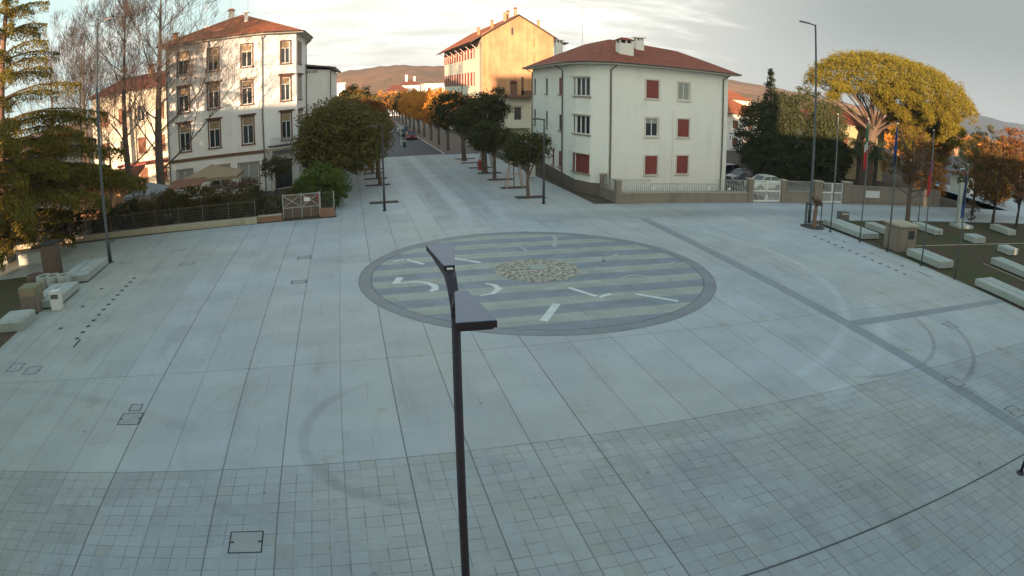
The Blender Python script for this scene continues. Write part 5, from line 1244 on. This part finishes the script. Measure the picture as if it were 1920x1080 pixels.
for e in op: window(T, q[1], q[2], *e, style='two', shut='brown_shutter')
hip_roof(T, q, 7.2, .7, [[[62, 69.8, 9.6]], [[65, 69.8, 9.6], [62, 69.8, 9.6]], [[65, 69.8, 9.6]], [[62, 69.8, 9.6], [65, 69.8, 9.6]]], 'roof2')
# trees on the right lawn
T = leafy('rusty_tree', 'sparse rust leaved tree with bare lower boughs behind the flagpoles', (47.0, 39.9, 0), (47.0, 39.9, 4.6), [(47.0, 39.9, 6.2, 3.6, 2.8, 2.6), (49.4, 40, 4.9, 2.2, 2, 1.9), (45.0, 40, 4.9, 1.8, 1.8, 1.6)], 5200, .17, 'leaf_autumn', 'bark', .26, 26, 71, .45, .15)
b = MB(); rnd = random.Random(3)
for k in range(9): a = k*2.4; grow(b, Vector((47.0, 39.9, 2.0+k*.35)), Vector((math.cos(a), math.sin(a), .35)).normalized(), 1.7, .07, 3, rnd, .6, .2, 3)
b.build('branches', 'bark', T)
leafy('rusty_tree', 'dense brown and green tree at the far right of the lawn, unstaked', (60.6, 38.0, 0), (60.8, 38.0, 2.4), [(60.5, 38.2, 5.4, 3.6, 3.0, 3.0), (62.5, 38.6, 7.2, 2.6, 2.4, 2.2), (57.9, 38.2, 3.8, 1.7, 1.8, 1.3)], 12500, .2, 'leaf_autumn', 'bark_dark', .22, 14, 72, .5, .35)
leafy('rusty_tree', 'brown tree on pale stakes at the right edge of the view', (66.5, 38.0, 0), (66.8, 38.0, 2.4), [(67.0, 38.2, 6.2, 3.4, 3.0, 3.8), (65.5, 38.6, 8.8, 2.4, 2.4, 2.4)], 11000, .2, 'leaf_rust', 'bark_dark', .2, 12, 73, .5, .35)
leafy('dark_tree', 'dark green tree half hidden behind the brown trees at the far right', (64.0, 43.5, 0), (64.0, 43.5, 3), [(63.5, 43.5, 5.4, 3.2, 2.6, 3.2), (69, 45, 7.0, 3.4, 3, 3.6)], 12000, .2, 'leaf_olive', 'bark_dark', .2, 8, 74, .5, .45)
bush('low bare twiggy shrub left of the brown tree on the right lawn', [(57.6, 39.2, 1.5, 1.6, 1.0, 1.3)], 900, .12, 'dry_leaf', 75, .3, .1)
bush('sunlit orange hedge behind the garden wall under the rust leaved tree', [(64.5, 50.5, 2.6, 2.6, 1.2, 2.4), (61.0, 50.0, 2.4, 2.2, 1.2, 2.2)], 9000, .18, 'leaf_orange', 76, .4, .4)
bush('orange bushes at the right edge behind the brown trees', [(84, 52, 2.4, 3.5, 1.6, 2.2)], 5000, .22, 'leaf_orange', 77, .5, .4)
leafy('rusty_tree', 'rust coloured tree behind the flagpoles to the right of the pine trunk', (71.5, 56.5, 0), (71.5, 56.5, 3), [(71.0, 56.5, 5.6, 3.0, 2.6, 3.0)], 7000, .22, 'leaf_rust', 'bark', .2, 10, 78, .55, .35)
rnd = random.Random(9)
sd = Vector((59, 44, 0)).normalized(); sn = Vector((-sd.y, sd.x, 0))
for k in range(14):
    s = 6+k*15; side = 1 if k % 2 else -1; c = Vector((89, 66, 0))+sd*s+sn*side*(7.5 if side < 0 else 9)+sn*(-.0)
    leafy('roadside_tree', (ords+['fourteenth'])[k]+' autumn tree along the road to the right, '+('left' if side > 0 else 'right')+' verge', (c.x, c.y, 0), (c.x, c.y, 3.2), [(c.x, c.y, 5.6, 3.4, 3.4, 3.0)], 3600, .34, ['leaf_rust', 'leaf_orange', 'leaf_orange', 'leaf_olive'][k % 4], 'bark', .2, 6, 90+k, .7, .4)
for k in range(16):      # farther trees that close the right-hand horizon
    a = math.radians(40+k*2.0); D = 150+rnd.uniform(-15, 60); c = (math.sin(a)*D, math.cos(a)*D)
    if 50 < math.degrees(a) < 55: D = 300; c = (math.sin(a)*D, math.cos(a)*D)
    leafy('background_tree', ['orange', 'rusty', 'olive', 'orange'][(k*3) % 4]+' tree, '+(ords+['fourteenth', 'fifteenth', 'sixteenth'])[k]+' from the conifer along the right-hand skyline', (c[0], c[1], 0), (c[0], c[1], 4), [(c[0], c[1], 6.0, 6.0, 5.0, 3.6), (c[0]+4, c[1], 4.6, 4.0, 4, 2.8)], 4200, .5, ['leaf_orange', 'leaf_rust', 'leaf_olive', 'leaf_orange'][(k*3) % 4], 'bark', .3, 6, 120+k, 1.1, .4)

# ================================================================ CAFE, STREET BITS
def tent(x, y, wx, wy, z0, z1, label, m):
    T = thing('cafe_tent', label, 'parasol', (x, y, 0)); b = MB(); A = [(x-wx, y-wy, z0), (x+wx, y-wy, z0), (x+wx, y+wy, z0), (x-wx, y+wy, z0)]; ap = (x, y, z1)
    for i in range(4):
        p0, p1 = A[i], A[(i+1) % 4]; md = tuple((Vector(p0)+Vector(p1))/2*.5+Vector(ap)*.5-Vector((0, 0, .12))); q0 = tuple(Vector(p0)*.5+Vector(ap)*.5-Vector((0, 0, .04))); q1 = tuple(Vector(p1)*.5+Vector(ap)*.5-Vector((0, 0, .04)))
        b.poly([p0, p1, q1, md, q0]); b.poly([q0, md, ap]); b.poly([md, q1, ap]); b.poly([(*p0[:2], z0-.28), (*p1[:2], z0-.28), p1, p0])
    b.build('canopy', m, T)
    for sx, sy in ((-1, -1), (1, -1), (1, 1), (-1, 1)): MB().tube([(x+sx*(wx-.05), y+sy*(wy-.05), 0), (x+sx*(wx-.05), y+sy*(wy-.05), z0)], .04, 6).build('leg', 'steel', T)
tent(-12.5, 58.5, 2.7, 2.2, 2.75, 3.75, 'beige peaked cafe tent in front of the white corner house', 'canvas')
tent(-17.6, 54.4, 2.0, 1.8, 2.45, 3.3, 'grey cafe parasol under the thick bare tree', 'grey_canvas')
T = thing('cafe_awning', 'brown slatted awning between the two cafe tents', 'awning', (-14.5, 54.2, 0)); b = MB()
b.hexa([(-15.5, 53.0, 2.55), (-12.4, 53.0, 2.55), (-12.4, 55.4, 2.95), (-15.5, 55.4, 2.95)], [(-15.5, 53.0, 2.61), (-12.4, 53.0, 2.61), (-12.4, 55.4, 3.01), (-15.5, 55.4, 3.01)]); b.build('slats', 'brown_shutter', T)
for x_ in (-15.4, -12.5): MB().tube([(x_, 53.1, 0), (x_, 53.1, 2.54)], .05, 6).build('post', 'steel', T)
T = thing('garden_shed', 'low brown shed with rusty roof behind the hedge beyond the bare trees', 'shed', (-24.0, 60, 0))
MB().box(-27.5, -20.8, 58.5, 62, 0, 3.0).build('wall', 'peach', T); b = MB(); b.hexa([(-27.9, 58.0, 3.0), (-20.4, 58.0, 3.0), (-20.4, 62.4, 4.0), (-27.9, 62.4, 4.0)], [(-27.9, 58.0, 3.15), (-20.4, 58.0, 3.15), (-20.4, 62.4, 4.15), (-27.9, 62.4, 4.15)]); b.build('roof', 'roof2', T); MB().box(-24.8, -23.2, 58.45, 58.49, 0.1, 2.1).build('door', 'brown_shutter', T)

T = thing('fire_hydrant', 'small red hydrant beside the fifth soil bed on the right of the street', 'hydrant', (14.1, 70.0, 0))
MB().lathe((14.1, 70.0, 0), [(.28, 0), (.28, .08), (.18, .1), (.18, .75), (.26, .78), (.24, .95), (.1, 1.08)], 14).build('body', 'red', T); b = MB(); b.tube([(13.75, 70, .6), (14.45, 70, .6)], .09, 8); b.build('nozzle', 'red', T)
T = thing('meter_cabinet', 'pale utility cabinet by the corner of the white house', 'cabinet', (17.9, 63.0, 0)); beveled_block(17.5, 18.2, 62.8, 63.3, .08, 1.45, .04).build('housing', 'frame', T); MB().box(17.55, 18.15, 62.85, 63.25, 0, .08).build('plinth', 'concrete', T); MB().box(17.6, 18.1, 62.785, 62.799, .2, 1.3).build('door', 'light_trim', T)
T = thing('road_sign', 'thin white post with a small plate standing in the street', 'sign', (8.6, 106, 0)); MB().tube([(8.6, 106, 0), (8.6, 106, 3.0)], .06, 6).build('post', 'board', T); MB().box(8.1, 9.1, 105.9, 105.93, 2.7, 3.0).build('plate', 'board', T)
T = thing('bollard', 'dark bollard with a white reflecting head at the start of the asphalt', 'bollard', (8.75, 101.5, 0)); MB().lathe((8.75, 101.5, 0), [(.22, 0), (.2, .9), (.24, .92), (.24, 1.2), (.1, 1.3)], 12).build('post', 'iron', T); MB().lathe((8.75, 101.46, .95), [(.26, 0), (.26, .22)], 12).build('reflector', 'board', T)

# ================================================================ CARS
def car(label, x, y, rz, body, L_=4.2, Wc=1.75, H_=1.48, kind='hatch'):
    T = thing('parked_car', label, 'car', (x, y, 0)); T['_at'] = [0, 0, 0]
    m = 'carpaint_'+label[:12]; M[m] = mat('car paint', body, .28, .1, None, .5)
    h = Wc/2
    # lower body: sections (x, half width at sill, half width at belt, z sill, z belt)
    S = [(-L_/2, .80, .72, .38, .62), (-L_/2+.12, .94, .86, .24, .78), (-L_/2+.9, 1, .93, .20, .93), (-.3, 1, .95, .20, .95), (L_/2-1.1, 1, .95, .20, .97), (L_/2-.12, .94, .88, .26, .95), (L_/2, .84, .76, .40, .80)]
    b = MB(); rings = []
    for sx, w0, w1, z0, z1 in S:
        rings.append(len(b.v)); b.v += [(sx, -h*w0*.92, z0), (sx, -h*w0, z0+.18), (sx, -h*w1*1.02, z1-.10), (sx, -h*w1*.92, z1), (sx, h*w1*.92, z1), (sx, h*w1*1.02, z1-.10), (sx, h*w0, z0+.18), (sx, h*w0*.92, z0)]
    for a, c in zip(rings, rings[1:]):
        for q in range(8): b.f.append((a+q, c+q, c+(q+1) % 8, a+(q+1) % 8)); b.mi.append(0)
    b.f.append(tuple(rings[0]+q for q in range(8))); b.f.append(tuple(rings[-1]+q for q in reversed(range(8)))); b.mi += [0, 0]
    b.build('body', m, T)
    x0, x1, x2, x3 = -L_/2+.95, -L_/2+1.65, L_/2-.95, L_/2-.18     # windscreen base, roof front, roof rear, tail
    def cabin(g_, z0, z1, ins, ins2):
        b = MB(); b.hexa([(x0+g_, -h*ins, z0), (x3-g_, -h*ins, z0), (x3-g_, h*ins, z0), (x0+g_, h*ins, z0)], [(x1+g_, -h*ins2, z1), (x2-g_, -h*ins2, z1), (x2-g_, h*ins2, z1), (x1+g_, h*ins2, z1)]); return b
    cabin(0, .93, H_-.07, .86, .70).build('windows', 'dark_glass', T)
    b = MB(); b.hexa([(x1-.05, -h*.715, H_-.068), (x2+.05, -h*.715, H_-.068), (x2+.05, h*.715, H_-.068), (x1-.05, h*.715, H_-.068)], [(x1+.12, -h*.64, H_), (x2-.12, -h*.64, H_), (x2-.12, h*.64, H_), (x1+.12, h*.64, H_)]); b.build('roof', m, T)
    for s in (-1, 1):
        for (xa, xb) in ((x0, x1), (x3, x2), ((x0+x3)/2-.05, (x1+x2)/2)): MB().tube([(xa, s*h*.865, .93), (xb, s*h*.71, H_-.06)], .035, 5).build('roof_pillar', m, T)
    for sx in (-L_/2+.78, L_/2-.80):
        for s in (-1, 1):
            w = MB(); c = (sx, s*(h-.10), .31); w.tube([(c[0], c[1]-.10, c[2]), (c[0], c[1]+.10, c[2])], .31, 18); o = w.build('wheel', 'black', T); w = MB(); w.tube([(c[0], c[1]-.108, c[2]), (c[0], c[1]+.108, c[2])], .19, 12); w.build('rim', 'steel', o)
    for s in (-1, 1):
        MB().box(-L_/2-.01, -L_/2+.10, s*h*.62-.14, s*h*.62+.14, .60, .74).build('headlight', 'lens', T); MB().box(L_/2-.08, L_/2+.015, s*h*.68-.10, s*h*.68+.10, .62, .84).build('taillight', 'red', T)
        MB().box(x0+.25, x0+.42, s*(h*.94)-.09, s*(h*.94)+.09, .95, 1.07).build('mirror', m, T)
    MB().box(L_/2+.001, L_/2+.02, -.26, .26, .46, .57).build('number_plate', 'board', T)
    T.rotation_euler = (0, 0, rz); T['_at'] = [x, y, 0]
    if x > 36 and y < 64: T.location.z = .34
    return T
car('white parked hatchback behind the white double gate', 38.2, 52.3, R(8), (.62, .66, .58), 4.0)
car('dark grey parked car in the middle of the three cars beside the white house', 38.3, 56.2, R(12), (.06, .065, .07), 4.3)
car('black parked car with pale roof edge farthest back beside the white house', 38.6, 60.0, R(15), (.05, .06, .06), 4.3)
car('dark red car seen from behind, first in the right-hand parking row of the street', 11.3, 117.5, R(-90)+math.pi, (.17, .035, .03), 4.2)
car('dark green van-like car parked in front of the red one down the street', 10.9, 127, R(90), (.05, .07, .07), 4.6, 1.85, 1.9)
car('silver car third in the right-hand parking row of the street', 11.2, 137, R(90), (.35, .37, .37), 4.2)
car('light grey car parked on the left side of the street farther down', 4.9, 150, R(90), (.42, .44, .44), 4.2)
car('white car parked on the left side of the street, farthest', 4.9, 172, R(90), (.6, .6, .6), 4.2)
car('dark scooter-sized car at the left kerb where the asphalt begins', 3.0, 92.5, R(90), (.05, .05, .055), 3.6, 1.5, 1.4)
car('white car on the right side of the road leading away to the right', 118, 84, R(37), (.6, .62, .62), 4.3)
car('dark car behind the white one on the road leading away to the right', 107, 77, R(37), (.07, .08, .09), 4.3)

# ================================================================ FAR HOUSES
def far_house(label, x0, x1, y0, y1, h, rh, m='white', roof='roof', rows=2, flat=False):
    T = thing('distant_house', label, 'house', ((x0+x1)/2, (y0+y1)/2, 0)); q = [(x0, y1), (x0, y0), (x1, y0), (x1, y1)]; w = x1-x0
    n = max(1, int(w/3.2)); top = min(h-.8, h); ops = [(1.0+k*(w-1)/n, 2.1+k*(w-1)/n, h-2.4-3*r, h-1.0-3*r) for k in range(n) for r in range(rows) if h-2.4-3*r > .3]; wl = MB()
    for i in range(4): wall_edge(wl, q[i], q[(i+1) % 4], 0, h, ops if i == 1 else [], m)
    wl.build('wall', m, T)
    for e in ops: window(T, q[1], q[2], *e, style='one', sill=False, shut='brown_shutter')
    if flat: MB().box(x0-.3, x1+.3, y0-.3, y1+.3, h+.002, h+.4).build('roof', 'light_trim', T)
    else:
        ym = (y0+y1)/2; i_ = min(w*.3, 4); hip_roof(T, q, h, .7, [[[x0+i_, ym, h+rh]], [[x1-i_, ym, h+rh], [x0+i_, ym, h+rh]], [[x1-i_, ym, h+rh]], [[x0+i_, ym, h+rh], [x1-i_, ym, h+rh]]], roof)
    return T
far_house('white flat roofed block far down the left of the street', -6.5, -.4, 200, 210, 11.9, 0, 'white', flat=True, rows=3)
far_house('sunlit pale house with a stepped tiled roof in front of the wooded hill', 14.2, 21, 228, 240, 8.6, 2.2, 'white', 'roof2')
T = far_house('tallest sunlit white house of the group in front of the wooded hill', 20.4, 27, 244, 256, 10.6, 2.0, 'white', 'roof2'); chimney(T, 22.5, 249, 12, 14.6, .8, .8, True, 'white'); chimney(T, 25.5, 249, 12, 13.9, .7, .7, True, 'white')
far_house('long sunlit white flat block nearest the gabled house, in front of the hill', 27.4, 40, 232, 244, 10.6, 0, 'white', flat=True, rows=3)
far_house('bright red roofed house seen between the big white house and the dark trees', 58, 68.5, 95, 106, 6.2, 2.6, 'white', 'roof')
far_house('cream house higher up behind the red roofed one right of the white house', 92, 104, 150, 160, 8.6, 2.6, 'cream', 'roof')
far_house('small pinkish house half hidden behind the pine trunk and the rusty trees', 66.5, 74, 75, 83, 6.0, 2.0, 'peach', 'roof2')
far_house('low white kiosk-like house on the corner where the right road begins', 83.5, 88.0, 58.5, 62, 2.6, .6, 'white', 'roof2', rows=1)
far_house('small orange sunlit house far along the right road', 196, 206, 150, 160, 5.5, 2.0, 'peach', 'roof')
far_house('second small orange sunlit house at the right-hand skyline', 165, 176, 100, 108, 5.0, 2.2, 'cream', 'roof')

# ================================================================ HILLS
def hill(name, prof, y0, depth, m, amp, seed, seg=8):
    rnd = random.Random(seed); xs = np.arange(prof[0][0], prof[-1][0]+1, seg); zs = np.interp(xs, [p_[0] for p_ in prof], [p_[1] for p_ in prof]); b = MB(); n = len(xs); rows_ = 14
    ph = [(rnd.uniform(0, 6.28), rnd.uniform(.6, 1.4)) for _ in range(6)]
    for j in range(rows_+1):
        t = j/rows_; f = math.sin(min(1, t*1.25)*math.pi/2)**1.1 if t < .8 else 1-(t-.8)*1.5
        for i, (x_, z_) in enumerate(zip(xs, zs)):
            e = sum(math.sin(x_*.004*(k+1)*s+p_+t*3) for k, (p_, s) in enumerate(ph))*.04
            b.v.append((x_, y0+depth*t, z_*f*(1+e*(1-f*.6))+rnd.uniform(-.5, .5)*amp*(1 if t > .15 else 0)))
    for j in range(rows_):
        for i in range(n-1): a = j*n+i; b.f.append((a, a+1, a+n+1, a+n)); b.mi.append(0)
    o = b.build(name, m); o['kind'] = 'structure'; return o
def hillmat(c1, c2):
    def f(g, b):
        p = pos(g); a = g.noise(p, .012, 5, .65); f_ = g.noise(p, .12, 5, .75); c = g.mix(g.step(a, .4, .6), c1, c2)
        v = g.add(.45, g.mul(f_, 1.1)); g.put(b.inputs['Base Color'], g.mix(1.0, c, g.comb(v, v, v), 'MULTIPLY'))
        bm = g.new('ShaderNodeBump'); bm.inputs['Distance'].default_value = 3.0; g.put(bm.inputs['Height'], f_); g.l.new(bm.outputs[0], b.inputs['Normal'])
    return f
M['hill'] = mat('wooded hill in winter', fn=hillmat((.36, .19, .10), (.24, .15, .085)), rough=.95, spec=.05)
M['hill_far'] = mat('far wooded ridge', fn=hillmat((.07, .07, .06), (.09, .075, .06)), rough=.95, spec=.05)
hill('wooded_hill', [(-420, 10), (-250, 20), (-120, 27), (-58, 29), (-20, 30), (0, 34), (32, 36.5), (58, 37.5), (90, 35), (120, 35), (260, 40), (420, 34), (640, 24)], 480, 330, 'hill', 1.6, 4)
hill('far_ridge', [(600, 5), (1000, 14), (1300, 34), (1500, 50), (1664, 64), (1850, 74), (2095, 88), (2500, 98), (3000, 90)], 950, 500, 'hill_far', 2.0, 5, 20)
hill('middle_hill', [(180, 4), (260, 13), (340, 17), (420, 14), (520, 6)], 330, 120, 'hill', 1.5, 6)

# air between here and the hills
hz = MB(); hz.box(-700, 3200, -60, 1600, -1.2, 150)
hm = bpy.data.materials.new('thin haze'); hm.use_nodes = True; g = NG(hm.node_tree); g.n.clear()
pv = g.new('ShaderNodeVolumePrincipled'); pv.inputs['Color'].default_value = (.66, .82, 1.0, 1); pv.inputs['Density'].default_value = 0.00021; pv.inputs['Anisotropy'].default_value = 0.2
g.l.new(pv.outputs[0], g.new('ShaderNodeOutputMaterial').inputs['Volume']); M['haze'] = hm
o = hz.build('haze', 'haze'); o['kind'] = 'stuff'

GR = {'street_tree': 'trees along the street', 'roadside_tree': 'trees along the right-hand road', 'background_tree': 'trees on the right-hand skyline', 'parked_car': 'parked cars',
      'flagpole': 'flagpoles along the right lawn', 'inspection_cover': 'inspection covers in the paving', 'stone_pot': 'stone pots by the left benches', 'distant_house': 'houses in the distance',
      'bare_tree': 'bare trees on the left', 'double_gate': 'white iron gates', 'shade_block': 'blocks added behind the square for shade', 'evergreen_tree': 'dark evergreens beside the white house',
      'autumn_tree': 'orange trees down the street', 'palm_tree': 'palm trees', 'twin_head_lamp': 'twin headed lamp posts', 'street_lamp': 'single armed lamp posts', 'rusty_tree': 'rusty trees on the right lawn'}
for o in bpy.data.objects:
    k = o.name.split('.')[0]
    if not o.parent and k in GR and not o.get('group'): o['group'] = GR[k]
for o in bpy.data.objects:
    if o.get('_at') is not None: del o['_at']
